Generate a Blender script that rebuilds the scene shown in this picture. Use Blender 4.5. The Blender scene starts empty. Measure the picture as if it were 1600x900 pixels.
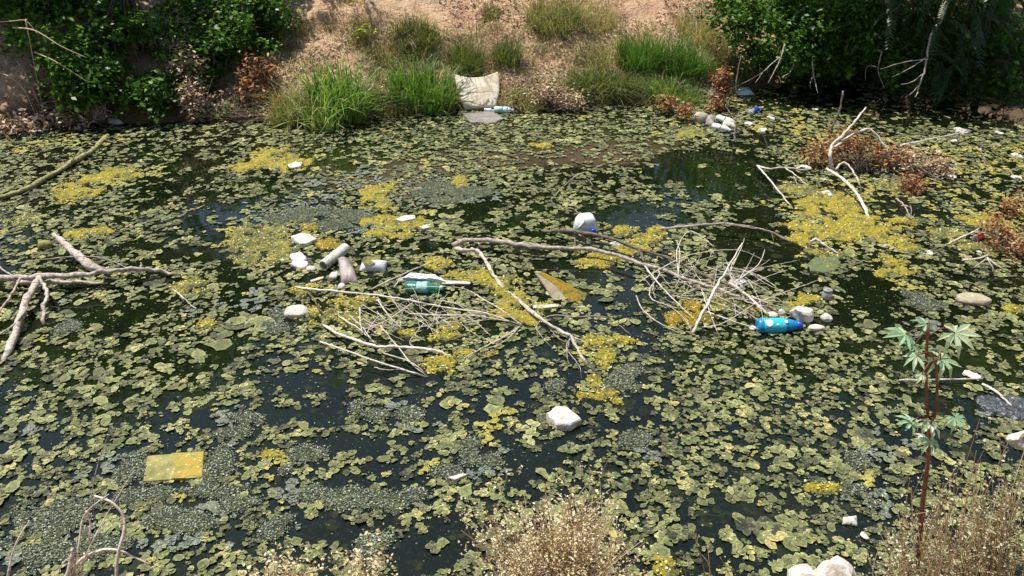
import bpy, math, random
import numpy as np
from mathutils import Vector

# ------------------------------------------------------------------ camera, sky, sun, exposure
scene = bpy.context.scene
CAM_H, PITCH, FPX = 2.8, math.radians(28.5), 1256.0
cam_d = bpy.data.cameras.new('camera'); cam = bpy.data.objects.new('camera', cam_d)
scene.collection.objects.link(cam); scene.camera = cam
cam.location = (0, 0, CAM_H); cam.rotation_euler = (math.pi / 2 - PITCH, 0, 0)
cam_d.sensor_width = 36; cam_d.lens = 36 * FPX / 1600; cam_d.clip_end = 500; cam_d.clip_start = .05
SUN = Vector((-.29, .19, .94)).normalized()
SUN_EL = math.asin(SUN.z); SUN_AZ = math.atan2(SUN.x, SUN.y)
world = bpy.data.worlds.new('World'); scene.world = world; world.use_nodes = True
wn = world.node_tree
sky = wn.nodes.new('ShaderNodeTexSky'); sky.sky_type = 'NISHITA'; sky.sun_disc = False
sky.sun_elevation = SUN_EL; sky.sun_rotation = SUN_AZ; sky.air_density = 1.0; sky.dust_density = 1.0
bg = wn.nodes['Background']; bg.inputs['Strength'].default_value = .092
wn.links.new(sky.outputs[0], bg.inputs[0])
sun_d = bpy.data.lights.new('sun', 'SUN'); sun_d.energy = 5.0; sun_d.angle = math.radians(.53); sun_d.color = (1, .955, .87)
sun_o = bpy.data.objects.new('sun', sun_d); scene.collection.objects.link(sun_o)
sun_o.rotation_euler = SUN.to_track_quat('Z', 'Y').to_euler()
vs = scene.view_settings; vs.view_transform = 'Standard'; vs.look = 'None'; vs.exposure = .42; vs.gamma = 1
scene.cycles.use_denoising = True; scene.cycles.max_bounces = 8

# ------------------------------------------------------------------ helpers
rng = np.random.default_rng(11); random.seed(5)
COL = scene.collection
CP, SP = math.cos(PITCH), math.sin(PITCH)

def ray(px, py):
    u = (px - 800) / FPX; v = (450 - py) / FPX
    return Vector((u, CP + v * SP, -SP + v * CP))

def P(px, py, z=0.0):            # where the line of sight meets the level z
    d = ray(px, py); t = (z - CAM_H) / d.z
    return Vector((d.x * t, d.y * t, z))

def PY(px, py, Y):               # ... or the upright plane at distance Y
    d = ray(px, py); t = Y / d.y
    return Vector((d.x * t, Y, CAM_H + d.z * t))

def to_px(x, y, z=0.0):
    dz = z - CAM_H
    depth = y * CP - dz * SP
    return 800 + FPX * x / depth, 450 - FPX * (y * SP + dz * CP) / depth

def mpp(py):                     # metres for one pixel across, on the water at row py
    a = PITCH + math.atan((py - 450) / FPX)
    return CAM_H / math.sin(a) * math.cos(a - PITCH) / FPX

def _h(ix, iy, iz, s):
    n = (ix * 374761393 + iy * 668265263 + iz * 2147483647 + s * 974634777) & 0xffffffff
    n = ((n ^ (n >> 13)) * 1274126177) & 0xffffffff
    return ((n ^ (n >> 16)) & 0xffff) / 65535.0

def vnoise(x, y, z=0.0, s=0):
    x, y, z = np.broadcast_arrays(np.asarray(x, float), np.asarray(y, float), np.asarray(z, float))
    ix, iy, iz = (np.floor(a).astype(np.int64) for a in (x, y, z))
    f = [a - b for a, b in ((x, ix), (y, iy), (z, iz))]; f = [t * t * (3 - 2 * t) for t in f]
    r = 0
    for dx in (0, 1):
        for dy in (0, 1):
            for dz in (0, 1):
                w = (f[0] if dx else 1 - f[0]) * (f[1] if dy else 1 - f[1]) * (f[2] if dz else 1 - f[2])
                r = r + w * _h(ix + dx, iy + dy, iz + dz, s)
    return r

def fbm(x, y, z=0.0, o=4, s=0):
    r, a, t = 0, 1.0, 0
    for i in range(o):
        k = 2 ** i
        r = r + a * vnoise(np.asarray(x) * k, np.asarray(y) * k, np.asarray(z) * k, s + i); t += a; a *= .5
    return r / t

def link(o, parent=None):
    COL.objects.link(o)
    if parent is not None: o.parent = parent
    return o

def tag(o, label=None, cat=None, group=None, kind=None):
    if label: o['label'] = label
    if cat: o['category'] = cat
    if group: o['group'] = group
    if kind: o['kind'] = kind
    return o

def empty(name, loc=(0, 0, 0)):
    o = bpy.data.objects.new(name, None); o.location = loc; o.empty_display_size = .1
    return link(o)

class MB:
    """collects vertices and faces; build() links one mesh object"""
    def __init__(s): s.v, s.f, s.a = [], [], []
    def add(s, v, f, tint=None):
        n = len(s.v); s.v.extend(tuple(p) for p in v); s.f.extend(tuple(i + n for i in q) for q in f)
        s.a.extend([random.random() if tint is None else tint] * len(v))
    def build(s, name, mat, parent=None, smooth=True, origin=None):
        V = np.array(s.v, float)
        return mesh_obj(name, V, s.f, mat, parent, smooth, origin, {'tint': np.array(s.a)})

def mesh_obj(name, V, F, mat, parent=None, smooth=True, origin=None, attrs=None):
    me = bpy.data.meshes.new(name); V = np.asarray(V, float)
    off = Vector((0, 0, 0))
    if origin is not None:
        off = Vector(origin); V = V - np.array(off)
    elif parent is not None and parent.type == 'EMPTY':
        V = V - np.array(parent.location)
    elif parent is not None:
        V = V - np.array(parent.get('_o', (0, 0, 0)))
    if isinstance(F, np.ndarray):
        n, k = F.shape
        me.vertices.add(len(V)); me.vertices.foreach_set('co', V.astype(np.float32).ravel())
        me.loops.add(n * k); me.loops.foreach_set('vertex_index', F.astype(np.int32).ravel())
        me.polygons.add(n); me.polygons.foreach_set('loop_start', np.arange(0, n * k, k, dtype=np.int32))
        me.update(calc_edges=True); me.validate()
    else:
        me.from_pydata([tuple(p) for p in V], [], F)
    if smooth: me.polygons.foreach_set('use_smooth', np.ones(len(me.polygons), bool))
    for k, a in (attrs or {}).items():
        if len(a) == len(me.vertices):
            at = me.attributes.new(k, 'FLOAT', 'POINT'); at.data.foreach_set('value', np.asarray(a, np.float32))
    me.materials.append(mat)
    o = bpy.data.objects.new(name, me); link(o, parent)
    if origin is not None: o.location = off
    return o

def spline(pts, n=5):
    pts = [np.array(p, float) for p in pts]
    if len(pts) == 2: return [pts[0] + (pts[1] - pts[0]) * i / n for i in range(n + 1)]
    out = []; q = [2 * pts[0] - pts[1]] + pts + [2 * pts[-1] - pts[-2]]
    for i in range(1, len(q) - 2):
        for k in range(n):
            t = k / n; a, b, c, d = q[i - 1:i + 3]
            out.append(.5 * (2 * b + (c - a) * t + (2 * a - 5 * b + 4 * c - d) * t * t + (3 * b - a - 3 * c + d) * t ** 3))
    out.append(pts[-1]); return out

def tube(mb, pts, r0, r1, sides=6, wob=.12, sub=5, cap=True, kink=0.0, seed=0):
    C = spline(pts, sub); n = len(C); rs = random.Random(seed + n * 7 + int(abs(C[0][0]) * 1e4))
    V, F = [], []
    up = np.array((.13, .07, 1.0))
    for i, c in enumerate(C):
        d = C[min(i + 1, n - 1)] - C[max(i - 1, 0)]; d = d / (np.linalg.norm(d) + 1e-9)
        a = np.cross(d, up); a = a / (np.linalg.norm(a) + 1e-9); b = np.cross(d, a)
        r = r0 + (r1 - r0) * i / (n - 1)
        off = np.array([rs.uniform(-1, 1) for _ in range(3)]) * kink * (0 < i < n - 1)
        rr = r * (1 + wob * rs.uniform(-1, 1))
        for k in range(sides):
            t = 2 * math.pi * k / sides
            V.append(c + off + (a * math.cos(t) + b * math.sin(t)) * rr * (1 + wob * rs.uniform(-.6, .6)))
    for i in range(n - 1):
        for k in range(sides):
            k2 = (k + 1) % sides
            F.append((i * sides + k, i * sides + k2, (i + 1) * sides + k2, (i + 1) * sides + k))
    if cap: F += [tuple(range(sides))[::-1], tuple(range((n - 1) * sides, n * sides))]
    mb.add(V, F)

# ------------------------------------------------------------------ materials
def new_mat(name):
    m = bpy.data.materials.new(name); m.use_nodes = True
    nt = m.node_tree; return m, nt, nt.nodes['Principled BSDF']

def N(nt, t, **kw):
    n = nt.nodes.new(t)
    for k, v in kw.items():
        if k in n.inputs: n.inputs[k].default_value = v
        else: setattr(n, k, v)
    return n

def ramp(nt, src, stops):
    r = nt.nodes.new('ShaderNodeValToRGB'); e = r.color_ramp.elements
    while len(e) < len(stops): e.new(.5)
    for k, (p, c) in zip(e, stops):
        k.position = p; k.color = (*c, 1) if len(c) == 3 else c
    nt.links.new(src, r.inputs[0]); return r.outputs[0]

def mixc(nt, fac, a, b, mode='MIX'):
    m = nt.nodes.new('ShaderNodeMix'); m.data_type = 'RGBA'; m.blend_type = mode
    for s, i in ((fac, 0), (a, 6), (b, 7)):
        if hasattr(s, 'links') or hasattr(s, 'is_linked'): nt.links.new(s, m.inputs[i])
        else: m.inputs[i].default_value = s if i == 0 else (*s, 1)
    return m.outputs[2]

def coords(nt): return nt.nodes.new('ShaderNodeTexCoord').outputs['Object']

def noise(nt, scale, detail=4, rough=.6, vec=None):
    n = N(nt, 'ShaderNodeTexNoise', Scale=scale, Detail=detail, Roughness=rough)
    nt.links.new(vec or coords(nt), n.inputs['Vector']); return n.outputs['Fac']

def attr(nt, name):
    a = nt.nodes.new('ShaderNodeAttribute'); a.attribute_name = name; return a.outputs['Fac']

def bump(nt, bsdf, h, strength=.4, dist=.01):
    b = N(nt, 'ShaderNodeBump', Strength=strength, Distance=dist)
    nt.links.new(h, b.inputs['Height']); nt.links.new(b.outputs[0], bsdf.inputs['Normal'])

def surf(name, stops, scale=8, rough=.8, bscale=None, bstr=.4, bdist=.01, specks=None, tint=0.0, detail=5, spec=.3, second=None, wet=0.0):
    """noise-coloured surface; specks = (colour, scale, threshold); second = (colour, scale, lo, hi) broad patches"""
    m, nt, b = new_mat(name)
    c = ramp(nt, noise(nt, scale, detail), stops)
    if second:
        f = ramp(nt, noise(nt, second[1], 3), [(second[2], (0, 0, 0)), (second[3], (1, 1, 1))]); c = mixc(nt, f, c, second[0])
    if specks:
        for sp in (specks if isinstance(specks, list) else [specks]):
            f = ramp(nt, noise(nt, sp[1], 2, .5), [(sp[2], (0, 0, 0)), (sp[2] + .03, (1, 1, 1))]); c = mixc(nt, f, c, sp[0])
    if tint:
        f = ramp(nt, attr(nt, 'tint'), [(0, (1 - tint,) * 3), (1, (1 + tint * .6,) * 3)]); c = mixc(nt, 1.0, c, f, 'MULTIPLY')
    if wet:      # soaked and darker just above the water; on soil also painted shade
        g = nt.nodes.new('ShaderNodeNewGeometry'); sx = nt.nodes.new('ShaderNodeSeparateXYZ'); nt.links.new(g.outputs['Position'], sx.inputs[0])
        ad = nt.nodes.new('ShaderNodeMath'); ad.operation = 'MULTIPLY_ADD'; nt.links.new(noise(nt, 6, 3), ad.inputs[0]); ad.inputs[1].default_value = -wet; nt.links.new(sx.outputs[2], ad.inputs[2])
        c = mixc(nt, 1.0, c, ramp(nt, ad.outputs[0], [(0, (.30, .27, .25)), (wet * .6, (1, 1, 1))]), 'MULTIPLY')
    nt.links.new(c, b.inputs['Base Color']); b.inputs['Roughness'].default_value = rough
    b.inputs['Specular IOR Level'].default_value = spec
    if bstr: bump(nt, b, noise(nt, bscale or scale * 3, 4), bstr, bdist)
    return m

def leaf_mat(name, stops, trans=.35, rough=.5, tcol=None):
    m, nt, b = new_mat(name)
    c = ramp(nt, attr(nt, 'tint'), stops)
    nt.links.new(c, b.inputs['Base Color']); b.inputs['Roughness'].default_value = rough
    b.inputs['Specular IOR Level'].default_value = .35
    t = nt.nodes.new('ShaderNodeBsdfTranslucent'); mx = nt.nodes.new('ShaderNodeMixShader'); mx.inputs[0].default_value = trans
    nt.links.new(mixc(nt, 1.0, c, tcol or (1.3, 1.5, .6), 'MULTIPLY'), t.inputs[0])
    nt.links.new(b.outputs[0], mx.inputs[1]); nt.links.new(t.outputs[0], mx.inputs[2])
    nt.links.new(mx.outputs[0], nt.nodes['Material Output'].inputs[0]); return m

M = {}
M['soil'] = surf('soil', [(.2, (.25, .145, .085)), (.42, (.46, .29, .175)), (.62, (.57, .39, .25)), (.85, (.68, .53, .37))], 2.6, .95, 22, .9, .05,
                 specks=[((.50, .38, .24), 60, .63), ((.12, .07, .045), 34, .67)], second=((.36, .20, .135), .9, .56, .72), detail=9, wet=.35)  # low dark band: damp shore soil, with shade under the left shrubs painted in
def floating_material():
    m, nt, b = new_mat('floating_leaves')
    t = attr(nt, 'tint'); fr = attr(nt, 'froth'); ye = attr(nt, 'fresh')
    base = ramp(nt, t, [(0, (.028, .032, .017)), (.2, (.075, .080, .038)), (.5, (.150, .165, .060)), (.78, (.23, .245, .092)), (.93, (.34, .345, .165)), (1, (.42, .34, .12))])
    n1 = noise(nt, 60, 5, .7)
    base = mixc(nt, 1.0, base, ramp(nt, n1, [(.30, (.22, .25, .24)), (.42, (.72, .76, .72)), (.56, (1.15, 1.13, 1.1)), (.70, (2.0, 1.9, 1.95))]), 'MULTIPLY')
    base = mixc(nt, 1.0, base, ramp(nt, attr(nt, 'rim'), [(0, (.85, .87, .82)), (.6, (.95, .95, .93)), (1, (1.4, 1.38, 1.42))]), 'MULTIPLY')
    grey = ramp(nt, noise(nt, 95, 4, .8), [(.36, (.025, .032, .026)), (.5, (.12, .145, .115)), (.62, (.30, .34, .28)), (.72, (.68, .72, .66))])
    base = mixc(nt, fr, base, grey)
    yel = ramp(nt, noise(nt, 70, 4, .75), [(.3, (.12, .12, .02)), (.5, (.32, .29, .05)), (.68, (.52, .47, .17))])
    base = mixc(nt, ye, base, yel)
    f = ramp(nt, noise(nt, 130, 1, .5), [(.70, (0, 0, 0)), (.74, (1, 1, 1))]); base = mixc(nt, f, base, (.62, .63, .5))
    nt.links.new(base, b.inputs['Base Color']); b.inputs['Roughness'].default_value = .55; b.inputs['Specular IOR Level'].default_value = .45
    bump(nt, b, noise(nt, 75, 4, .75), .9, .012); return m
M['float'] = floating_material()
M['drowned'] = surf('drowned_leaf', [(.3, (.012, .017, .008)), (.7, (.036, .040, .018))], 30, .12, 40, .15, .004, tint=.4)
M['duck'] = leaf_mat('duckweed', [(0, (.06, .08, .03)), (.7, (.16, .19, .08)), (1, (.35, .38, .22))], .1)
def algae(name, dark, mid, hi, other, amt):
    """wet matted algae: fine strands, patches of another hue, white bubbles and dark pores"""
    m, nt, b = new_mat(name)
    c = ramp(nt, noise(nt, 48, 6, .75), [(.30, dark), (.45, mid), (.58, mid), (.72, hi)])
    f = ramp(nt, noise(nt, 10, 5, .7), [(amt, (0, 0, 0)), (amt + .1, (1, 1, 1))])
    c = mixc(nt, f, c, ramp(nt, noise(nt, 60, 4, .75), [(.35, tuple(k * .25 for k in other)), (.55, other), (.72, tuple(min(.8, k * 1.9) for k in other))]))
    for col, sc, th in (((.78, .77, .66), 62, .655), ((.04, .045, .018), 44, .66)):
        c = mixc(nt, ramp(nt, noise(nt, sc, 3, .6), [(th, (0, 0, 0)), (th + .035, (1, 1, 1))]), c, col)
    nt.links.new(c, b.inputs['Base Color']); b.inputs['Roughness'].default_value = .36; b.inputs['Specular IOR Level'].default_value = .6
    bump(nt, b, noise(nt, 55, 6, .8), 1.0, .03); return m
M['yellow'] = algae('yellow_algae', (.13, .11, .015), (.50, .40, .03), (.68, .60, .20), (.22, .225, .07), .50)
M['ochre'] = algae('ochre_algae', (.13, .08, .01), (.42, .27, .012), (.55, .42, .06), (.24, .22, .05), .54)
M['scum'] = algae('grey_scum', (.012, .015, .010), (.085, .10, .058), (.38, .42, .30), (.18, .19, .08), .44)
M['pale'] = algae('pale_algae', (.11, .11, .025), (.37, .33, .065), (.58, .54, .22), (.17, .19, .075), .45)
M['froth'] = leaf_mat('froth_crumb', [(0, (.012, .016, .012)), (.4, (.06, .075, .05)), (.7, (.17, .195, .12)), (.94, (.30, .34, .24)), (1, (.48, .51, .44))], .05, .5)
M['ycrumb'] = leaf_mat('algae_crumb', [(0, (.04, .045, .02)), (.3, (.20, .20, .05)), (.6, (.46, .38, .04)), (.9, (.62, .54, .14)), (1, (.80, .78, .64))], .1, .5)
M['bark'] = surf('grey_driftwood', [(.3, (.15, .115, .09)), (.45, (.40, .335, .28)), (.7, (.64, .57, .50))], 34, .8, 60, .8, .01, tint=.2, wet=.02)
M['bark_dark'] = surf('brown_bark', [(.25, (.07, .05, .04)), (.5, (.17, .13, .10)), (.75, (.30, .24, .19))], 22, .85, 60, .9, .01, tint=.2, wet=.02)
M['bark_white'] = surf('bleached_wood', [(.3, (.30, .24, .18)), (.45, (.62, .55, .46)), (.7, (.78, .72, .64))], 34, .75, 60, .6, .008, tint=.15, wet=.02)
M['trunk'] = surf('tree_bark', [(.3, (.04, .03, .022)), (.7, (.14, .11, .085))], 9, .9, 25, .9, .03)
M['moss_stick'] = surf('slimy_stick', [(.3, (.10, .10, .04)), (.5, (.30, .29, .12)), (.7, (.50, .46, .25))], 30, .7, 60, .9, .015)
M['straw'] = leaf_mat('straw', [(0, (.27, .18, .09)), (.5, (.50, .38, .21)), (1, (.68, .58, .38))], .15, .7, (1, .9, .7))
M['litter_leaf'] = leaf_mat('fallen_leaf', [(0, (.22, .12, .07)), (.45, (.48, .32, .19)), (.8, (.64, .50, .34)), (1, (.78, .70, .55))], .1, .8, (1, .8, .6))
M['reed'] = leaf_mat('reed_blade', [(0, (.06, .13, .02)), (.5, (.15, .27, .055)), (.85, (.25, .36, .10)), (1, (.48, .46, .20))], .3)
M['grass'] = leaf_mat('grass_blade', [(0, (.065, .095, .025)), (.5, (.14, .175, .055)), (.8, (.27, .26, .10)), (1, (.50, .41, .21))], .3)
M['leaf'] = leaf_mat('shrub_leaf', [(0, (.020, .050, .008)), (.45, (.06, .14, .016)), (.8, (.13, .26, .03)), (1, (.28, .38, .05))], .42, .42)
M['leaf_cool'] = leaf_mat('pinnate_leaf', [(0, (.018, .046, .014)), (.6, (.045, .10, .03)), (1, (.10, .18, .05))], .3, .35)
M['leaf_lime'] = leaf_mat('lime_leaf', [(0, (.14, .20, .015)), (.6, (.32, .36, .03)), (1, (.5, .46, .05))], .4, .5)
M['castor'] = leaf_mat('castor_leaf', [(0, (.20, .34, .18)), (.5, (.32, .48, .30)), (1, (.52, .58, .40))], .3, .4, (1.1, 1.3, .7))
M['stem_red'] = surf('red_brown_stem', [(.3, (.07, .025, .014)), (.7, (.19, .075, .04))], 25, .6, 60, .5, .004)
M['rust'] = leaf_mat('rusty_foliage', [(0, (.09, .034, .014)), (.45, (.26, .105, .036)), (.8, (.44, .21, .075)), (1, (.62, .44, .25))], .2, .8, (1.2, .7, .4))
M['seed'] = leaf_mat('dry_seed_head', [(0, (.28, .20, .09)), (.4, (.50, .40, .20)), (.75, (.64, .56, .35)), (1, (.82, .78, .64))], .15, .8, (1, .9, .7))
M['seed_olive'] = leaf_mat('olive_seed_head', [(0, (.15, .15, .07)), (.45, (.29, .28, .14)), (.8, (.47, .43, .27)), (1, (.72, .68, .54))], .15, .8, (1, .95, .7))
M['white'] = surf('white_foam', [(.3, (.34, .31, .22)), (.44, (.56, .53, .45)), (.62, (.72, .70, .64))], 24, .75, 90, .9, .008, specks=[((.26, .23, .13), 38, .66), ((.40, .40, .16), 16, .66)])
M['scrap'] = surf('dirty_white_scrap', [(.3, (.34, .32, .27)), (.5, (.58, .56, .50)), (.7, (.76, .75, .71))], 26, .7, 60, .6, .01)
M['white_pink'] = surf('pinkish_white_plastic', [(.3, (.60, .50, .48)), (.6, (.78, .70, .70))], 12, .55, 30, .4, .006)
M['white_plastic'] = surf('white_plastic', [(.3, (.52, .52, .50)), (.5, (.70, .70, .69)), (.7, (.78, .78, .77))], 12, .4, 14, .3, .008, spec=.5, specks=((.36, .34, .22), 26, .68))
M['grey_bag'] = surf('grey_brown_plastic', [(.3, (.15, .115, .10)), (.5, (.30, .25, .225)), (.75, (.50, .45, .41))], 9, .5, 28, .6, .01)
M['stone'] = surf('pale_stone', [(.3, (.42, .38, .31)), (.6, (.62, .58, .50)), (.8, (.72, .69, .62))], 9, .85, 35, .7, .012, specks=((.33, .29, .1), 22, .66))
M['stone_white'] = surf('white_stone', [(.3, (.34, .30, .22)), (.46, (.58, .55, .49)), (.7, (.76, .74, .70))], 16, .8, 25, .8, .012)
M['tan_stone'] = surf('tan_stone', [(.3, (.28, .24, .15)), (.7, (.52, .46, .34))], 14, .85, 35, .8, .012)
M['sackcloth'] = surf('dirty_woven_sack', [(.25, (.42, .33, .22)), (.48, (.62, .54, .42)), (.7, (.72, .67, .57))], 5, .85, 140, .4, .004, specks=[((.26, .16, .10), 6, .66), ((.25, .25, .27), 9, .68)])
M['board'] = surf('algae_coated_board', [(.3, (.13, .12, .04)), (.5, (.25, .23, .07)), (.7, (.36, .33, .13))], 14, .65, 70, .7, .006, specks=((.62, .60, .35), 60, .66))
M['board_ochre'] = surf('ochre_crust', [(.3, (.18, .16, .045)), (.5, (.36, .28, .05)), (.7, (.42, .25, .03))], 22, .6, 70, .9, .012, specks=[((.66, .62, .35), 60, .64)])
M['wood_plank'] = surf('wet_plank', [(.3, (.17, .14, .09)), (.7, (.33, .28, .19))], 10, .7, 50, .6, .006)
M['blue'] = surf('blue_plastic', [(.3, (.005, .20, .48)), (.7, (.008, .27, .56))], 5, .28, 12, .1, .004, spec=.6)
M['blue_label'] = surf('cyan_label', [(.3, (.015, .40, .62)), (.6, (.03, .50, .70)), (.8, (.10, .58, .74))], 9, .35, 20, .1, .003, spec=.5)
M['blue_cap'] = surf('dark_blue_plastic', [(.3, (.012, .06, .40)), (.7, (.02, .09, .5))], 6, .3, 20, .1, .003, spec=.5)
M['label_white'] = surf('worn_white_label', [(.35, (.70, .76, .80)), (.6, (.82, .84, .84))], 10, .45, 20, .1, .003)
M['teal'] = surf('teal_label', [(.35, (.08, .40, .38)), (.6, (.34, .64, .60))], 12, .4, 20, .15, .003)
M['cyan_bottle'] = surf('pale_cyan_plastic', [(.35, (.36, .60, .66)), (.6, (.66, .80, .82))], 10, .25, 24, .3, .006, spec=.6)
M['red'] = surf('red_tin', [(.3, (.42, .02, .03)), (.7, (.58, .05, .06))], 14, .35, 30, .2, .003, spec=.6)
M['tin'] = surf('bare_tin', [(.3, (.20, .19, .18)), (.7, (.42, .41, .40))], 18, .4, 30, .2, .003)
M['pipe_inner'] = surf('shadowed_pipe', [(.3, (.30, .30, .30)), (.7, (.46, .46, .45))], 10, .7, 30, .2, .003)
M['black_film'] = surf('black_plastic_film', [(.35, (.018, .022, .026)), (.55, (.05, .06, .065)), (.7, (.30, .32, .33))], 40, .35, 45, .9, .02, spec=.6)
M['grey_tarp'] = surf('mud_coloured_slab', [(.3, (.16, .14, .125)), (.6, (.26, .235, .21))], 8, .8, 40, .5, .006, specks=((.4, .38, .3), 50, .68))

def glassy(name, col, alpha_mix=.5, rough=.15):
    m, nt, b = new_mat(name); b.inputs['Base Color'].default_value = (*col, 1); b.inputs['Roughness'].default_value = rough
    b.inputs['IOR'].default_value = 1.3; b.inputs['Transmission Weight'].default_value = alpha_mix
    bump(nt, b, noise(nt, 25, 3), .35, .01); return m
M['green_glass'] = glassy('green_clear_plastic', (.12, .55, .38), .7)
M['clear'] = glassy('clear_plastic', (.86, .90, .90), .65)
M['clear_green'] = algae('slimy_green_plastic', (.06, .08, .03), (.20, .25, .10), (.42, .48, .28), (.30, .32, .10), .5)

def water_material():
    m, nt, b = new_mat('murky_water')
    n = noise(nt, 1.1, 4, .6)
    c = ramp(nt, n, [(.3, (.003, .0045, .002)), (.55, (.006, .009, .0035)), (.75, (.014, .014, .0065))])
    f = ramp(nt, noise(nt, 42, 3, .7), [(.54, (0, 0, 0)), (.72, (.9, .9, .9))])       # drowned weed just under the surface
    c = mixc(nt, f, c, (.022, .030, .012))
    nt.links.new(c, b.inputs['Base Color']); b.inputs['Roughness'].default_value = .035; b.inputs['IOR'].default_value = 1.5
    b.inputs['Specular IOR Level'].default_value = .5
    bump(nt, b, noise(nt, 5, 2, .5), .05, .02); return m
M['water'] = water_material()

# ------------------------------------------------------------------ ground and water
WL = np.array([(-1400, 232), (-300, 228), (0, 214), (60, 198), (150, 192), (300, 189), (430, 191), (470, 196), (560, 189), (640, 177), (715, 171), (790, 172), (850, 167),
               (930, 162), (1050, 160), (1120, 150), (1190, 132), (1280, 116), (1450, 112), (1600, 120), (1900, 130), (3000, 140)], float)
WLW = np.array([tuple(P(a, b))[:2] for a, b in WL])
def shore(x): return np.interp(x, WLW[:, 0], WLW[:, 1])
NEAR = 2.42
def ground_z(x, y):
    x = np.asarray(x, float); y = np.asarray(y, float)
    s = y - shore(x) + (fbm(x * 2.2, y * 2.2, 3, 3, 5) - .5) * .25
    lip = np.clip(s / .12, -4, 1) * .07
    rise = np.where(s > 0, .50 * np.clip(s, 0, 9), .30 * s)
    lump = (fbm(x * 1.3, y * 1.3, 0, 5, 9) - .5) * .34 * np.clip(s / .6, 0, 1) + (fbm(x * 7, y * 7, 0, 3, 19) - .5) * .09 * np.clip(s / .3, 0, 1)
    # an undercut ledge of soil left of the middle of the bank
    e = 10.52 + .10 * np.sin(x * 2.4) + (fbm(x * 4, 0, 0, 3, 2) - .5) * .25
    ledge = .17 / (1 + np.exp(-np.clip((y - e) / .018, -40, 40))) * np.exp(-np.clip(((x + 1.95) / .95) ** 4, 0, 50))
    far = np.clip(lip + rise + lump + ledge, -.6, None)
    far = np.minimum(far, 3.6 + .25 * fbm(x * .2, y * .2, 0, 3, 4))
    near = (NEAR + .05 * np.sin(x * 1.9) - y) * .62 + (fbm(x * 3, y * 3, 7, 4, 1) - .5) * .12
    near = np.clip(near, -.6, 1.25 + .1 * fbm(x * .3, y * .3, 2, 2, 3))
    return np.where(y > 5, far, near)
def gz(x, y): return float(ground_z(np.array([x]), np.array([y]))[0])
xs = np.concatenate([np.linspace(-120, -12, 14), np.arange(-11.5, -7.2, .45), np.arange(-7, 7.01, .05), np.arange(7.4, 12, .45), np.linspace(13, 120, 14)])
ys = np.concatenate([np.linspace(-60, -2, 10), np.arange(-1.5, 1, .3), np.arange(1.05, 2.9, .05), np.linspace(3.2, 8.2, 14), np.arange(8.4, 12.6, .035), np.arange(12.8, 20, .4), np.linspace(21, 240, 22)])
X, Y = np.meshgrid(xs, ys); Z = ground_z(X, Y); nx, ny = len(xs), len(ys)
I = np.arange(nx * ny).reshape(ny, nx)
F = np.stack([I[:-1, :-1], I[:-1, 1:], I[1:, 1:], I[1:, :-1]], -1).reshape(-1, 4)
def ground_z(x, y):               # from here on read from the sheet itself
    x = np.asarray(x, float); y = np.asarray(y, float)
    i = np.clip(np.searchsorted(xs, x) - 1, 0, nx - 2); j = np.clip(np.searchsorted(ys, y) - 1, 0, ny - 2)
    u = np.clip((x - xs[i]) / (xs[i + 1] - xs[i]), 0, 1); v = np.clip((y - ys[j]) / (ys[j + 1] - ys[j]), 0, 1)
    return (Z[j, i] * (1 - u) + Z[j, i + 1] * u) * (1 - v) + (Z[j + 1, i] * (1 - u) + Z[j + 1, i + 1] * u) * v
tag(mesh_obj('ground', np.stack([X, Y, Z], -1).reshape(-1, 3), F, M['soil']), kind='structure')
tag(mesh_obj('water', [(-60, 1.2, 0), (60, 1.2, 0), (60, 15, 0), (-60, 15, 0)], [(0, 1, 2, 3)], M['water'], smooth=False), kind='structure')

# ------------------------------------------------------------------ how much of the water is covered, by place
OPEN = [(1120, 272, 120, 38, 4, .04), (1010, 338, 85, 17, 0, .07), (1185, 375, 62, 48, 20, .05), (1245, 425, 55, 28, 0, .2), (275, 285, 75, 26, -25, .14),
        (320, 350, 48, 60, 15, .2), (372, 420, 28, 45, 0, .1), (520, 252, 50, 15, 0, .22), (245, 392, 55, 18, 0, .3), (655, 384, 60, 14, 0, .2),
        (740, 325, 40, 11, -8, .25), (185, 490, 80, 22, -5, .16), (60, 505, 60, 12, 0, .3), (470, 625, 75, 55, 0, .13), (565, 572, 85, 24, 8, .25),
        (540, 695, 60, 22, 0, .25), (1012, 565, 35, 80, 0, .25), (985, 470, 40, 45, 0, .22), (890, 412, 60, 18, 8, .25), (1362, 470, 42, 55, 0, .14),
        (1405, 335, 60, 17, 12, .18), (1352, 522, 40, 20, 0, .25), (530, 822, 95, 30, -8, .10), (650, 855, 110, 22, -4, .12), (640, 745, 65, 12, 12, .25),
        (815, 755, 22, 26, 0, .08), (1120, 812, 55, 24, 0, .1), (860, 600, 60, 28, 0, .3), (200, 240, 60, 13, -28, .25), (1480, 178, 190, 22, 3, .10),
        (1270, 146, 110, 20, -6, .10), (845, 252, 80, 11, 0, .35), (1175, 222, 45, 14, 0, .2), (330, 215, 60, 9, 0, .35), (620, 480, 60, 14, 0, .3),
        (1440, 570, 60, 25, 0, .35), (345, 560, 60, 20, 0, .4), (120, 330, 60, 14, 0, .4), (960, 650, 60, 12, 0, .3), (1130, 560, 50, 14, 0, .4)]
THICK = [(720, 200, 420, 32, 0, .58), (1240, 650, 240, 130, 0, .70), (200, 770, 260, 90, 0, .76), (1400, 240, 230, 55, 4, .72), (650, 290, 200, 40, 0, .66), (120, 640, 160, 60, 0, .64),
         (520, 340, 130, 40, 0, .74), (60, 230, 110, 26, 0, .66)]
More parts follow.
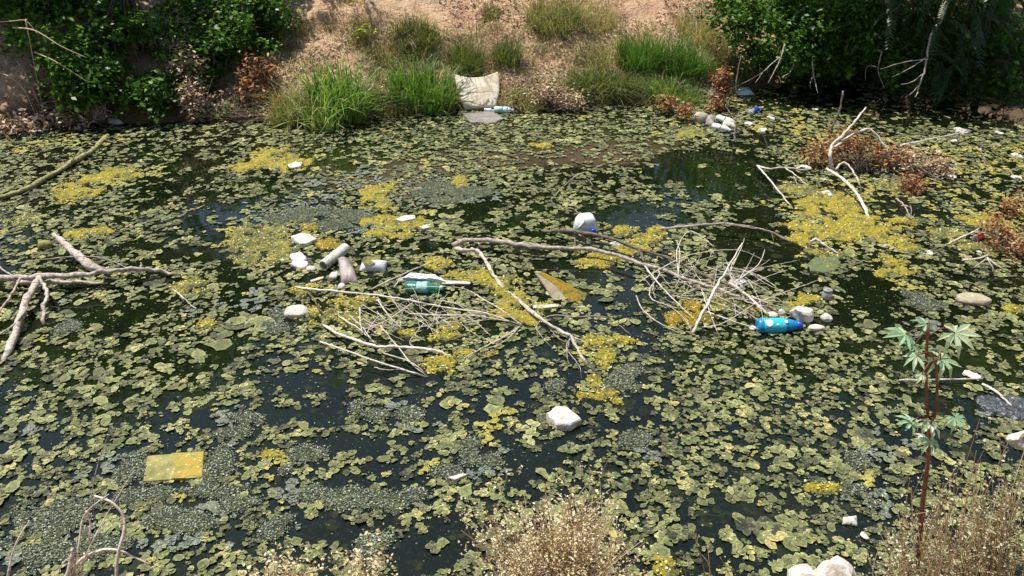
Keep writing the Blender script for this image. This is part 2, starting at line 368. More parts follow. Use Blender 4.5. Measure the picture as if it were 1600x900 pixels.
def coverage(px, py):
    c = np.full(np.shape(px), .51)
    for L, soft in ((THICK, .5), (OPEN, .25)):
        for x, y, a, b, r, v in L:
            r = math.radians(r); dx, dy = px - x, py - y
            q = np.sqrt(((dx * math.cos(r) + dy * math.sin(r)) / a) ** 2 + ((-dx * math.sin(r) + dy * math.cos(r)) / b) ** 2)
            w = np.clip((1.15 - q) / soft, 0, 1); c = c * (1 - w) + v * w
    return c
FROTH = [(225, 720, 60, 20), (170, 760, 60, 20), (60, 830, 70, 40), (270, 850, 60, 20), (445, 715, 40, 14), (480, 765, 70, 16), (600, 785, 80, 18), (430, 830, 30, 20), (760, 720, 50, 18), (690, 750, 40, 10),
         (1000, 690, 35, 14), (560, 640, 30, 12), (640, 650, 35, 16), (350, 650, 40, 14), (390, 480, 50, 20), (430, 500, 40, 16), (870, 600, 25, 14), (970, 600, 30, 20), (1350, 720, 25, 14), (1350, 775, 40, 14),
         (1570, 640, 50, 30), (1430, 510, 40, 14), (600, 850, 40, 14), (330, 800, 50, 14), (700, 300, 70, 18), (560, 280, 70, 18), (480, 330, 80, 20), (540, 350, 60, 14), (90, 470, 30, 10), (330, 480, 40, 12), (1370, 690, 40, 10),
         (1410, 640, 30, 10), (390, 690, 50, 14), (40, 660, 40, 14), (870, 690, 30, 10), (1400, 290, 40, 8)]
FRESH = [(1230, 190, 80, 22), (1290, 215, 40, 14), (1500, 265, 120, 36), (1420, 300, 40, 10), (1180, 165, 60, 10), (1460, 235, 60, 14), (1330, 330, 110, 60), (1560, 340, 60, 50), (60, 230, 60, 12), (140, 210, 60, 14)]
def zone(L, px, py):
    w = np.zeros(np.shape(px))
    for x, y, a, b in L: w = np.maximum(w, np.clip(1.5 - np.sqrt(((px - x) / a) ** 2 + ((py - y) / b) ** 2), 0, 1))
    return w

YM = [
 ('yellow', 'long yellow algae mat beside the slimy stick at the far left', [(185, 272, 36, 10), (150, 280, 30, 9), (118, 298, 36, 14), (100, 310, 14, 6)]),
 ('yellow', 'big yellow algae mat in open water before the left bushes', [(425, 239, 28, 7), (447, 254, 42, 12), (385, 262, 26, 8), (415, 252, 30, 8)]),
 ('yellow', 'small yellow algae mat behind the broken grey stump', [(135, 365, 28, 8), (160, 361, 16, 6)]),
 ('pale', 'pale greenish algae mat at far left above the grey stump', [(35, 343, 24, 9), (48, 348, 14, 6)]),
 ('yellow', 'upright oblong yellow algae mat in the upper middle', [(588, 302, 26, 15), (600, 322, 17, 6)]),
 ('yellow', 'little yellow algae tuft on a grey scum patch', [(718, 285, 13, 9)]),
 ('pale', 'large pale yellow algae mat left of the white foam slab', [(378, 362, 18, 10), (405, 377, 45, 22), (440, 395, 26, 14), (385, 403, 30, 8), (432, 362, 22, 8)]),
 ('ochre', 'ochre algae mat between white slab and white tube', [(514, 381, 22, 8), (478, 357, 15, 6)]),
 ('yellow', 'spread out yellow algae mat with white scraps, upper middle', [(598, 345, 30, 9), (642, 352, 34, 10), (590, 366, 24, 6), (628, 370, 18, 6)]),
 ('yellow', 'yellow algae mat around the pale stone by the twigs', [(482, 490, 24, 12), (452, 490, 16, 7), (470, 457, 22, 7)]),
 ('yellow', 'thin yellow algae strip under the long thin stick', [(545, 472, 42, 8), (580, 470, 24, 6)]),
 ('pale', 'pale yellow algae patch inside the left twig tangle', [(550, 500, 36, 10), (575, 510, 22, 8), (530, 492, 20, 7)]),
 ('yellow', 'long yellow algae mat running along the forked branch', [(682, 412, 28, 9), (735, 432, 42, 9), (780, 445, 34, 12), (802, 468, 26, 16), (800, 492, 24, 10), (832, 500, 22, 9), (845, 478, 16, 7)]),
 ('yellow', 'yellow algae mat under the right end of the twig tangle', [(692, 528, 22, 9), (685, 568, 32, 12), (735, 552, 30, 6), (706, 510, 18, 7), (632, 522, 14, 6)]),
 ('yellow', 'yellow algae mat at the tip of the forked branch', [(925, 538, 18, 9), (965, 535, 26, 7), (940, 560, 20, 12), (955, 548, 22, 8)]),
 ('yellow', 'jagged yellow algae mat below the forked branch tip', [(930, 602, 10, 16), (945, 616, 22, 9), (912, 618, 16, 5), (962, 628, 10, 5)]),
 ('ochre', 'ochre algae mat left of the bleached upright stick', [(1068, 497, 28, 13), (1080, 480, 20, 8), (1100, 497, 14, 10)]),
 ('yellow', 'oval yellow algae mat under the long curved branch', [(942, 408, 38, 11)]),
 ('yellow', 'yellow algae mat between the white jug and the branches', [(970, 362, 24, 8), (1005, 375, 24, 10), (1030, 362, 16, 7), (985, 388, 26, 9)]),
 ('yellow', 'wide yellow algae mat under the bleached branch at right', [(1312, 318, 42, 18), (1332, 345, 50, 16), (1262, 355, 28, 11), (1300, 366, 56, 11), (1245, 375, 20, 9), (1360, 362, 40, 12), (1255, 318, 22, 10), (1265, 335, 20, 7)]),
 ('pale', 'pale algae streak beside the white sticks at right', [(1250, 295, 36, 8), (1285, 302, 26, 8)]),
 ('yellow', 'yellow algae strip trailing below the wide right mat', [(1405, 380, 24, 11), (1388, 408, 22, 9), (1376, 428, 14, 7), (1412, 425, 20, 6)]),
 ('yellow', 'small yellow algae mat beside the forked dry twig', [(1408, 346, 22, 6)]),
 ('pale', 'pale algae mat below the small rusty tuft', [(1410, 296, 30, 8), (1385, 290, 16, 6)]),
 ('yellow', 'yellow algae mat behind the red can', [(1535, 345, 36, 9), (1560, 352, 22, 7)]),
 ('pale', 'pale yellow algae mat in front of the red can', [(1520, 385, 30, 8), (1560, 392, 36, 8), (1475, 367, 24, 10)]),
 ('yellow', 'yellow algae mat behind the blue bottle stones', [(1262, 470, 24, 8), (1240, 478, 14, 5)]),
 ('pale', 'pale yellow algae mat right of the grey branch tip', [(300, 445, 24, 9), (320, 455, 16, 6), (285, 455, 12, 5)]),
 ('yellow', 'small yellow algae scrap below the grey branch tip', [(322, 508, 18, 6)]),
 ('yellow', 'yellow algae scrap at the right edge beside the tan stone', [(1585, 482, 18, 9)]),
 ('yellow', 'yellow algae film among the leaves left of the castor stem', [(1285, 766, 28, 9)]),
 ('yellow', 'bright yellow algae mound beside the dry bush', [(1038, 884, 24, 17)]),
 ('yellow', 'tiny yellow algae scrap above the grey scum rafts', [(430, 712, 16, 6)]),
 ('yellow', 'thin yellow algae scrap far out below the sack', [(850, 228, 20, 4)]),
 ('pale', 'green yellow algae mat beside the washed up bottles', [(1082, 206, 22, 7), (1070, 212, 14, 5)]),
 ('pale', 'pale algae mat at the upper edge of the green box', [(1285, 394, 24, 8), (1310, 398, 14, 6)]),
 ('pale', 'pale algae mat in the twig pile by the blue bottle', [(1130, 470, 40, 9), (1160, 480, 30, 8), (1110, 445, 26, 7)]),
]
_tx, _ty = np.meshgrid(np.arange(-240, 1841, 4.0), np.arange(60, 1101, 4.0))
FRESH += [(x, y, a * 1.05, b * 1.05) for m, l, e in YM for x, y, a, b in e]
TAB = {'c': coverage(_tx, _ty), 'o': zone(FROTH, _tx, _ty), 'e': zone(FRESH, _tx, _ty)}
def look(k, px, py): return float(TAB[k][min(260, max(0, int((py - 60) / 4))), min(520, max(0, int((px + 240) / 4)))])

# ------------------------------------------------------------------ mats of algae and scum, each floating as one piece
def mat_mesh(ells, cell, seed, zmax=.022, rag=.55, nscale=9):
    E = []
    for x, y, a, b in ells:
        c = P(x, y); k = mpp(y); dep = PITCH + math.atan((y - 450) / FPX)
        E.append((c.x, c.y, a * k, b * k / math.sin(dep)))
    x0 = min(e[0] - e[2] * 1.5 for e in E); x1 = max(e[0] + e[2] * 1.5 for e in E)
    y0 = min(e[1] - e[3] * 1.5 for e in E); y1 = max(e[1] + e[3] * 1.5 for e in E)
    gx = np.arange(x0, x1, cell); gy = np.arange(y0, y1, cell); GX, GY = np.meshgrid(gx, gy)
    f = np.full(GX.shape, -9.0)
    for a in E: f = np.maximum(f, 1 - np.sqrt(((GX - a[0]) / a[2]) ** 2 + ((GY - a[1]) / a[3]) ** 2))
    f = f + (fbm(GX * nscale, GY * nscale, 0, 4, seed) - .52) * rag * 2 * 1.05 - .03
    GX = GX + (vnoise(GX * 90, GY * 90, 1, seed) - .5) * cell * .55; GY = GY + (vnoise(GX * 90, GY * 90, 2, seed) - .5) * cell * .55
    ix, iy = np.meshgrid(np.arange(len(gx) - 1), np.arange(len(gy) - 1))
    h = np.clip(f / .35, 0, 1) ** .5 * zmax * (.35 + .9 * fbm(GX * 26, GY * 26, 0, 3, seed + 3)) + (vnoise(GX * 70, GY * 70, 0, seed) - .5) * zmax * .5
    h = np.where(f < .02, .003, .008 + np.maximum(h, 0))
    V, Fc, idx, cut = [], [], {}, {}
    W = len(gx)
    pts = np.stack([GX, GY, h], -1).reshape(-1, 3); ff = f.reshape(-1)
    def vid(i):
        if i not in idx: idx[i] = len(V); V.append(tuple(pts[i]))
        return idx[i]
    def cutv(i, j):
        k = (min(i, j), max(i, j))
        if k not in cut:
            t = ff[i] / (ff[i] - ff[j]); p = pts[i] + (pts[j] - pts[i]) * t; cut[k] = len(V); V.append((p[0], p[1], .002))
        return cut[k]
    pos = f > 0
    anyp = pos[:-1, :-1] | pos[:-1, 1:] | pos[1:, :-1] | pos[1:, 1:]
    for r, c in zip(*np.nonzero(anyp)):
        a, b, d, e = r * W + c, r * W + c + 1, (r + 1) * W + c + 1, (r + 1) * W + c
        for tri in ((a, b, d), (a, d, e)):
            poly = []
            for k in range(3):
                i, j = tri[k], tri[(k + 1) % 3]
                if ff[i] > 0: poly.append(vid(i))
                if (ff[i] > 0) != (ff[j] > 0): poly.append(cutv(i, j))
            if len(poly) >= 3: Fc.append(tuple(poly))
    return V, Fc, (E[0][0], E[0][1], 0)

CELL = .012; GX0, GX1, GY0, GY1 = -8.2, 8.2, 2.1, 11.4
occ = np.zeros((int((GY1 - GY0) / CELL), int((GX1 - GX0) / CELL)), bool); taken = np.zeros_like(occ)
FLK = {'scum': [], 'yellow': []}
def mark(V):
    for v in V:
        j, i = int((v[1] - GY0) / CELL), int((v[0] - GX0) / CELL)
        if 0 <= j < occ.shape[0] - 1 and 0 <= i < occ.shape[1] - 1: taken[j:j + 2, i:i + 2] = True
def islands(n, Fc):
    par = list(range(n))
    def find(a):
        while par[a] != a: par[a] = par[par[a]]; a = par[a]
        return a
    for f in Fc:
        r = find(f[0])
        for k in f[1:]: par[find(k)] = r
    out = {}
    for f in Fc: out.setdefault(find(f[0]), []).append(f)
    return sorted(out.values(), key=len, reverse=True)
def float_mat(name, label, mat, ells, seed, cat='algae', group='yellow algae mats on the pond', zmax=.012, rag=1.0, cell=None, nscale=14):
    c = cell or max(.008, mpp(ells[0][1]) * 1.9)
    V, Fc, o = mat_mesh(ells, c, seed, zmax, rag, nscale)
    if not Fc: return
    parts = [p for p in islands(len(V), Fc) if len(p) >= 12]; ob = None; Va = np.array(V)
    for q in parts:
        ids = sorted({i for f in q for i in f}); ix = {i: k for k, i in enumerate(ids)}; fq = [tuple(ix[i] for i in f) for f in q]; vq = Va[ids]; mark(vq); FLK['scum' if mat == 'scum' else 'yellow'].append(vq)
        if ob is None: ob = mesh_obj(name, vq, fq, M[mat], origin=o); tag(ob, label, cat, group)
        else: mesh_obj('loose_scrap', vq - np.array(o), fq, M[mat]).parent = ob
    return ob

for i, (m, lab, e) in enumerate(YM): float_mat('algae_mat', lab, m, e, 40 + i)
SM = [
 ('grey frothy scum raft around the yellow board', [(235, 775, 80, 12), (340, 735, 22, 30), (215, 735, 26, 24), (300, 770, 70, 10)]),
 ('wide grey scum raft under the arching dry stems', [(80, 820, 62, 30), (70, 865, 60, 22), (150, 850, 46, 24), (110, 800, 40, 16)]),
 ('grey scum raft below and right of the yellow board', [(250, 812, 42, 14), (300, 820, 40, 12), (370, 790, 30, 12)]),
 ('grey scum patch left of the open water pool', [(470, 712, 34, 16), (445, 735, 20, 10)]),
 ('long grey scum raft above the bottom water pool', [(490, 775, 26, 14), (545, 782, 40, 16), (605, 785, 40, 16), (640, 775, 26, 10)]),
 ('grey scum patch left of the bottom water pool', [(425, 830, 22, 16), (440, 815, 14, 9)]),
 ('round grey scum patch in front of the bottom pool', [(585, 848, 24, 16)]),
 ('grey scum patch left of the white wood splinter', [(735, 705, 16, 20), (770, 722, 30, 12), (700, 742, 26, 9)]),
 ('grey scum patch right of the square foam block', [(1000, 690, 26, 14)]),
 ('grey scum patch in the middle of the open leaf field', [(555, 640, 16, 12), (590, 650, 20, 10), (640, 650, 24, 14)]),
 ('grey scum patch left of the white stone among twigs', [(425, 515, 26, 9), (440, 492, 20, 8)]),
 ('grey scum patch above the grey branch, upper middle', [(680, 297, 40, 12), (725, 302, 40, 11), (700, 312, 34, 7)]),
 ('grey scum patch above the pale algae mat', [(470, 335, 50, 12), (520, 350, 40, 10), (550, 340, 26, 10)]),
 ('grey scum patch right of the jagged yellow mat', [(972, 600, 24, 18), (985, 580, 16, 10)]),
 ('grey scum scrap left of the jagged yellow mat', [(870, 602, 18, 12)]),
 ('grey scum patch left of the castor plant stem', [(1345, 720, 22, 12)]),
 ('grey scum hook left of the castor plant base', [(1335, 768, 24, 7), (1355, 780, 12, 12)]),
 ('grey scum patch below the tan stone', [(1445, 475, 34, 10), (1430, 462, 20, 7)]),
 ('grey scum patch beside the grey branch leg', [(108, 508, 18, 12)]),
 ('grey scum patch left of centre among the leaves', [(385, 655, 26, 10), (365, 675, 22, 9)]),
]
for i, (lab, e) in enumerate(SM):
    float_mat('scum_raft', lab, 'scum', e, 140 + i, 'scum', 'grey scum rafts on the pond', zmax=.006, rag=.95, nscale=9)

# ------------------------------------------------------------------ floating leaves: clumps of round lobes
TC = .24
clumps = []      # each: list of (x, y, r, fresh, froth)
ccx = np.arange(GX0, GX1 - TC, TC); ccy = np.arange(GY0, GY1 - TC, TC)
order = [(a, b) for a in ccx for b in ccy]; random.shuffle(order)
k = int(TC / CELL)
allx = np.array([o[0] for o in order]) + TC / 2; ally = np.array([o[1] for o in order]) + TC / 2
PXA, PYA = to_px(allx, ally)
TGT = coverage(PXA, PYA) * (1 + (fbm(allx * 1.7, ally * 1.7, 0, 3, 77) - .5) * 1.3)
SHO = shore(allx)
TGT = np.clip(TGT * 1.0, .02, .86)
for q, (cx0, cy0) in enumerate(order):
    if ally[q] > SHO[q] + .1: continue
    if not (-520 < PXA[q] < 2120 and PYA[q] < 1010): continue
    iy, ix = int((cy0 - GY0) / CELL), int((cx0 - GX0) / CELL); tgt = TGT[q]
    for _ in range(34):
        if occ[iy:iy + k, ix:ix + k].mean() >= tgt: break
        x, y = cx0 + random.random() * TC, cy0 + random.random() * TC
        ppx, ppy = to_px(x, y)
        c = look('c', ppx, ppy)
        if random.random() > c * 1.5 - .04: continue
        big = random.random() < .22
        nl = 1 if random.random() < .22 else int(min(44, 2 + random.expovariate(1 / (20 if big else 5))))
        fz = look('o', ppx, ppy); fz = random.random() < fz * .75; fe = look('e', ppx, ppy)
        fe = random.random() < fe * .5 + .02
        rs = math.exp(random.gauss(math.log(.0178), .36)) * (1 if ppy > 330 else .9)
        tb = random.random()
        L = []
        for t in range(nl):
            if t and not L: break
            r = rs * random.uniform(.5, 1.45)
            if t == 0: lx, ly = x, y
            else:
                b = random.choice(L[-12:]); a = random.uniform(0, 2 * math.pi)
                lx, ly = b[0] + math.cos(a) * (b[2] + r) * .80, b[1] + math.sin(a) * (b[2] + r) * .80
            jx, jy, jr = int((lx - GX0) / CELL), int((ly - GY0) / CELL), max(1, int(round(r / CELL * 1.05)))
            sl = occ[max(0, jy - jr):jy + jr + 1, max(0, jx - jr):jx + jr + 1]
            if sl.size == 0 or sl.mean() > .5 or taken[min(jy, occ.shape[0] - 1), min(jx, occ.shape[1] - 1)]: continue
            if ly > np.interp(lx, WLW[:, 0], WLW[:, 1]) + .05 or ly < NEAR - .2: continue
            L.append((lx, ly, r, float(fe), float(fz) * random.uniform(.6, 1), min(1, max(0, tb * .5 + random.random() * .5))))
            yy, xx = np.ogrid[-jr:jr + 1, -jr:jr + 1]
            if sl.shape == (2 * jr + 1, 2 * jr + 1): sl |= (xx * xx + yy * yy <= jr * jr)
        if L: clumps.append(L)

SEG = 8
def rosettes(L, rg):
    """break the nearer lobes up into scalloped rosettes of smaller ones"""
    L = np.array(L); pxs = L[:, 2] * FPX / (L[:, 1] * CP + CAM_H * SP)
    whole = (pxs < 3.6) | (rg.random(len(L)) < .16); out = [L[whole]]; B = L[~whole]
    for k in range(6):
        a = rg.uniform(0, 6.28, len(B)) * .25 + k * 1.256; d = np.where(k == 5, .12, rg.uniform(.45, .72, len(B))); C = B.copy()
        C[:, 0] += np.cos(a) * d * B[:, 2]; C[:, 1] += np.sin(a) * d * B[:, 2]; C[:, 2] *= rg.uniform(.34, .66, len(B)); C[:, 5] = np.clip(C[:, 5] + rg.normal(0, .17, len(B)), 0, 1)
        out.append(C[rg.random(len(B)) < .9])
    return np.concatenate(out)
def lobes(L, rg):
    L = rosettes(L, rg); n = len(L); S = SEG; th = np.linspace(0, 2 * math.pi, S, endpoint=False)[None, :] + rg.uniform(0, 6.28, (n, 1))
    w = 1 + .16 * np.sin(2 * th + rg.uniform(0, 6.28, (n, 1))) + .10 * np.sin(3 * th + rg.uniform(0, 6.28, (n, 1))) + rg.uniform(-.16, .16, (n, S))
    w[np.arange(n), rg.integers(0, S, n)] *= np.where(rg.random(n) < .4, .5, 1)
    z0 = .001 + rg.uniform(0, .007, n); tx, ty = rg.normal(0, .09, n), rg.normal(0, .09, n); rad = L[:, 2:3] * w
    V = np.zeros((n, 1 + S, 3)); V[:, 0] = np.stack([L[:, 0], L[:, 1], z0 + .001], -1)
    dx, dy = rad * np.cos(th), rad * np.sin(th); V[:, 1:, 0] = L[:, 0:1] + dx; V[:, 1:, 1] = L[:, 1:2] + dy
    V[:, 1:, 2] = np.maximum(.0015, z0[:, None] + .002 + dx * tx[:, None] + dy * ty[:, None] + rg.uniform(-.002, .003, (n, S)))
    a = np.arange(S); b = (a + 1) % S; T = np.stack([0 * a, 1 + a, 1 + b], -1)
    Fa = (T[None] + (np.arange(n) * (1 + S))[:, None, None]).reshape(-1, 3)
    rep = lambda c: np.repeat(c, 1 + S)
    return V.reshape(-1, 3), Fa, {'tint': rep(L[:, 5]), 'fresh': rep(L[:, 3]), 'froth': rep(L[:, 4]), 'rim': np.tile(np.concatenate([[0.0], np.ones(S)]), n)}

def shown(L):
    a = np.array(L); px, py = to_px(a[:, 0], a[:, 1])
    ok = (px > 4) & (px < 1596) & (py > 150) & (py < 896)
    if ok.mean() < .9: return 0
    s = FPX / (a[:, 1] * CP + CAM_H * SP)
    return float((a[:, 2] ** 2 * s ** 2).sum())
clumps.sort(key=shown, reverse=True)
MARKS = [('the white jug', 914, 350), ('the blue bottle', 1215, 508), ('the white tube', 523, 402), ('the yellow board', 272, 732), ('the square foam block', 880, 660), ('the broken grey stump', 120, 398), ('the green bottle', 663, 445),
         ('the ochre plank', 878, 458), ('the rusty dead bush', 1335, 240), ('the red can', 1530, 372), ('the castor plant top', 1460, 540), ('the castor plant base', 1435, 880), ('the dense dry weed bush', 865, 830), ('the sack', 745, 172),
         ('the tall reeds', 520, 190), ('the washed up bottles', 1125, 195), ('the tan stone', 1521, 468), ('the clear jar', 1291, 462), ('the arching dry stems', 160, 830), ('the forked branch tip', 920, 580), ('the big left algae mat', 420, 252),
         ('the slimy stick', 90, 270), ('the pale twig tangle', 620, 510), ('the grey branch leg', 10, 570), ('the white wood splinter', 714, 749), ('the bottom water pool', 530, 830), ('the twig pile', 1120, 450), ('the wide algae mat', 1320, 345), ('the green box', 1290, 412),
         ('the white rocks', 1290, 890), ('the black film', 1570, 640), ('the open pool left of centre', 470, 625), ('the pale algae mat', 405, 380), ('the jagged yellow mat', 940, 615), ('the grey branch tip', 275, 430), ('the dry grass stalks', 1110, 870)]
ORD = ['nearest', 'second', 'third', 'fourth', 'fifth', 'sixth', 'seventh', 'eighth', 'ninth', 'tenth', 'eleventh', 'twelfth', 'thirteenth', 'fourteenth', 'fifteenth', 'sixteenth', 'seventeenth', 'eighteenth', 'nineteenth', 'twentieth']
spots = []
for i, L in enumerate(clumps[:300]):
    a = np.array(L); qx, qy = to_px(a[:, 0].mean(), a[:, 1].mean()); dd = [math.hypot(qx - m[1], (qy - m[2]) * 1.5) for m in MARKS]; b = int(np.argmin(dd)); m = MARKS[b]
    side = ('right of' if qx > m[1] else 'left of') if abs(qx - m[1]) > abs(qy - m[2]) * 1.3 else ('in front of' if qy > m[2] else 'behind')
    spots.append((b, side, dd[b], i))
lab = {}
for b, side in {(q[0], q[1]) for q in spots}:
    for r, q in enumerate(sorted(x for x in spots if x[:2] == (b, side))):
        a = np.array(clumps[q[3]]).mean(0); hue = 'grey frothy' if a[4] > .4 else 'yellowish' if a[3] > .5 else 'pale olive' if a[5] > .6 else 'dull olive' if a[5] < .35 else 'olive green'
        lab[q[3]] = f'{hue} leaf clump, {ORD[min(r, 19)]} large one {side} {MARKS[b][0]}'
for ci, L in enumerate(clumps[:300]):
    V, Fa, at = lobes(L, rng)
    o = mesh_obj('floating_leaf_clump', V, Fa, M['float'], origin=(L[0][0], L[0][1], 0), attrs=at)
    tag(o, lab[ci], 'floating plant', 'larger clumps of floating leaves')
rest = [l for L in clumps[300:] for l in L]
V, Fa, at = lobes(rest, rng)
tag(mesh_obj('floating_leaves', V, Fa, M['float'], attrs=at), 'carpet of small olive green floating leaves on the dark water', 'floating plants', kind='stuff')
# froth bubbles and crumbs lying on the mats
def crumbs(name, label, cat, pts, n, size, mat):
    p = np.concatenate(pts); p = p[rng.integers(0, len(p), n)] + rng.normal(0, .009, (n, 3)) * (1, 1, 0); p[:, 2] += .002 + rng.random(n) * .004
    r = size * rng.uniform(.5, 1.5, n); a0 = rng.uniform(0, 6.28, n); zt = rng.normal(0, .35, (n, 2))
    V = np.stack([np.stack([p[:, 0] + r * np.cos(a0 + t), p[:, 1] + r * np.sin(a0 + t), p[:, 2] + r * (zt[:, 0] * math.cos(t) + zt[:, 1] * math.sin(t))], -1) for t in (0, 1.3, 2.5, 3.9, 5.0)], 1)
    tag(mesh_obj(name, V.reshape(-1, 3), np.arange(n * 5).reshape(-1, 5), mat, smooth=False, attrs={'tint': np.repeat(rng.random(n), 5)}), label, cat, kind='stuff')
crumbs('froth', 'fine grey and white froth crumbs on the scum rafts', 'froth', FLK['scum'], 34000, .0034, M['froth'])
crumbs('algae_crumbs', 'fine yellow and pale crumbs on the algae mats', 'algae', FLK['yellow'], 17000, .0050, M['ycrumb'])
# dim drowned leaves level with the surface
nd = 5200; wx, wy = rng.uniform(-6.5, 6.5, nd), rng.uniform(2.4, 10.4, nd); kk = (fbm(wx * 1.4, wy * 1.4, 0, 3, 88) > .46) & (wy < shore(wx)); wx, wy = wx[kk], wy[kk]; nd = len(wx)
V, Fw, at = lobes(np.stack([wx, wy, np.exp(rng.normal(math.log(.026), .4, nd)), 0 * wx, 0 * wx, rng.random(nd) * .5], -1), rng); V[:, 2] = .0009 + (V[:, 2] - .0015) * .02
tag(mesh_obj('drowned_weed', V, Fw, M['drowned'], attrs={'tint': at['tint']}), 'dim brown green drowned leaves level with the water', 'drowned weed', kind='stuff')
# specks of duckweed in the gaps
n = 15000; dx = rng.uniform(-6.5, 6.5, n * 2); dy = rng.uniform(2.3, 10.5, n * 2)
keep = (fbm(dx * 2.5, dy * 2.5, 0, 3, 31) > .47) & (dy < shore(dx)); dx, dy = dx[keep], dy[keep]; n = len(dx)
r = rng.uniform(.0022, .0065, n); a0 = rng.uniform(0, 6.28, n)
V = np.stack([np.stack([dx + r * np.cos(a0 + t) * rng.uniform(.7, 1.3, n), dy + r * np.sin(a0 + t), np.full(n, .0025)], -1) for t in (0, 1.25, 2.5, 3.8, 5.1)], 1)
tag(mesh_obj('duckweed', V.reshape(-1, 3), np.arange(n * 5).reshape(-1, 5), M['duck'], attrs={'tint': np.repeat(rng.random(n) ** 1.5, 5)}),
    'pale specks of duckweed scattered over the dark water', 'duckweed', kind='stuff')
print('clumps', len(clumps), 'lobes', len(rest), 'faces', len(Fa))

# ------------------------------------------------------------------ foliage builders
def leaves(C, size, up=None, rg=rng, droop=.3, narrow=.5, tint=None):
    """diamond leaves folded along the middle at points C"""
    n = len(C); C = np.asarray(C, float)
    d = rg.normal(0, 1, (n, 3)); d[:, 2] = d[:, 2] * .45 - droop
    if up is not None: d = d * .8 + up
    d /= np.linalg.norm(d, axis=1, keepdims=True)
    nrm = rg.normal(0, .55, (n, 3)) + np.array((0, -.15, 1.0)); s = np.cross(d, nrm); s /= np.linalg.norm(s, axis=1, keepdims=True) + 1e-9
    nn = np.cross(s, d); L = (size * rg.uniform(.6, 1.3, n))[:, None]
    fold = L * .08
    V = np.stack([C, C + d * L * .45 + s * L * narrow * .5 + nn * fold, C + d * L, C + d * L * .45 - s * L * narrow * .5 + nn * fold], 1)
    t = rg.random(n) if tint is None else tint
    return V.reshape(-1, 3), np.arange(n * 4).reshape(-1, 4), np.repeat(t, 4)

def tree(name, label, cat, base, trunk_top, r0, lumps, nleaf, lsize, mat='leaf', group=None, limbs=14, hang=0.0, narrow=.55, per=14, spread=.11):
    root = empty(name, base); tag(root, label, cat, group)
    mb = MB(); b = np.array(base); tt = np.array(trunk_top)
    mid = (b + tt) / 2 + np.array((random.uniform(-.15, .15), random.uniform(-.1, .1), 0))
    tube(mb, [b - (0, 0, .15), mid, tt], r0, r0 * .5, 9, .12)
    mb.build('trunk', M['trunk'], root)
    lb = MB()
    allC = []; vol = np.array([l[3] * l[4] * l[5] for l in lumps]); vol = vol ** .75 / (vol ** .75).sum()
    for (x, y, z, a, bb, c), w in zip(lumps, vol):
        for _ in range(max(2, int(limbs * w))):
            p = np.array((x, y, z)) + rng.normal(0, .45, 3) * (a, bb, c)
            q = (tt * .5 + p * .5) + rng.normal(0, .12, 3); tube(lb, [mid * .4 + tt * .6, q, p], r0 * .28, r0 * .06, 5, .15, 4)
        m = int(nleaf * w / per) + 1
        d = rng.normal(0, 1, (m, 3)); d /= np.linalg.norm(d, axis=1, keepdims=True)
        rr = rng.random((m, 1)) ** .4 * np.where(rng.random((m, 1)) < .12, 1.35, 1); lumpy = .45 + 1.1 * fbm(d[:, 0] * 2.6 + x, d[:, 1] * 2.6 + y, d[:, 2] * 2.6 + z, 3, 8)[:, None]
        S = np.array((x, y, z)) + d * rr * lumpy * np.array((a, bb, c))
        if per == 24:
            S = S[fbm(S[:, 0] * 3.2, S[:, 1] * 3.2, S[:, 2] * 3.2, 2, 41) > .495]; m = len(S)
        T = np.repeat(S, per, 0) + rng.normal(0, spread, (m * per, 3)) * (1, 1, .7)
        allC.append((T, np.repeat(rng.random(m), per)))
    C = np.concatenate([c[0] for c in allC]); g = np.concatenate([c[1] for c in allC])
    ok = C[:, 2] > np.maximum(ground_z(C[:, 0], C[:, 1]), 0) + .02; C, g = C[ok], g[ok]
    t = np.clip(g * .55 + rng.random(len(C)) * .45, 0, 1)
    V, Fa, ti = leaves(C, lsize, droop=.25 + hang, narrow=narrow, tint=t)
    lb.build('limbs', M['trunk'], root)
    mesh_obj('crown', V, Fa, M[mat], root, False, attrs={'tint': ti}); return root

def g3(px, py, Yv): return PY(px, py, Yv)
def on_bank(px, py):             # first point where the line of sight meets the ground
    d = ray(px, py); t = np.arange(1.5, 30, .02); g = np.maximum(ground_z(d.x * t, d.y * t), 0)
    k = np.nonzero(CAM_H + d.z * t <= g)[0]; k = k[0] if len(k) else 500
    return Vector((d.x * t[k], d.y * t[k], g[k]))

# trees and shrubs at the far corners (they overhang the water and shade it)
def blob(px, py, Yv, w, d, h):       # ellipsoid centred on a line of sight, radii in metres
    p = PY(px, py, Yv); return (p.x, p.y, p.z, w, d, h)
def shrub(label, bx, by, lumps, n, ls=.055, top=1.2, **kw):
    z = gz(bx, by); tree('shrub', label, 'shrub', (bx, by, z), (bx, by - .1, z + top), .05, [blob(*l) for l in lumps], int(n * .95), ls * 1.3, per=24, spread=.07, narrow=.62, **kw)
shrub('dark green leafy shrub overhanging the water at the left corner', -4.6, 10.2, [(110, 90, 9.5, .55, .4, .42), (150, 130, 9.3, .50, .35, .40), (215, 120, 9.5, .5, .4, .45), (100, 145, 9.1, .38, .25, .28), (180, 50, 9.9, .7, .5, .42), (70, 60, 9.8, .5, .4, .3), (235, 158, 9.3, .32, .22, .2), (240, 60, 9.9, .4, .4, .35), (150, 170, 9.15, .4, .2, .14), (205, 172, 9.2, .35, .2, .14), (265, 130, 9.6, .25, .2, .3)], 24000)
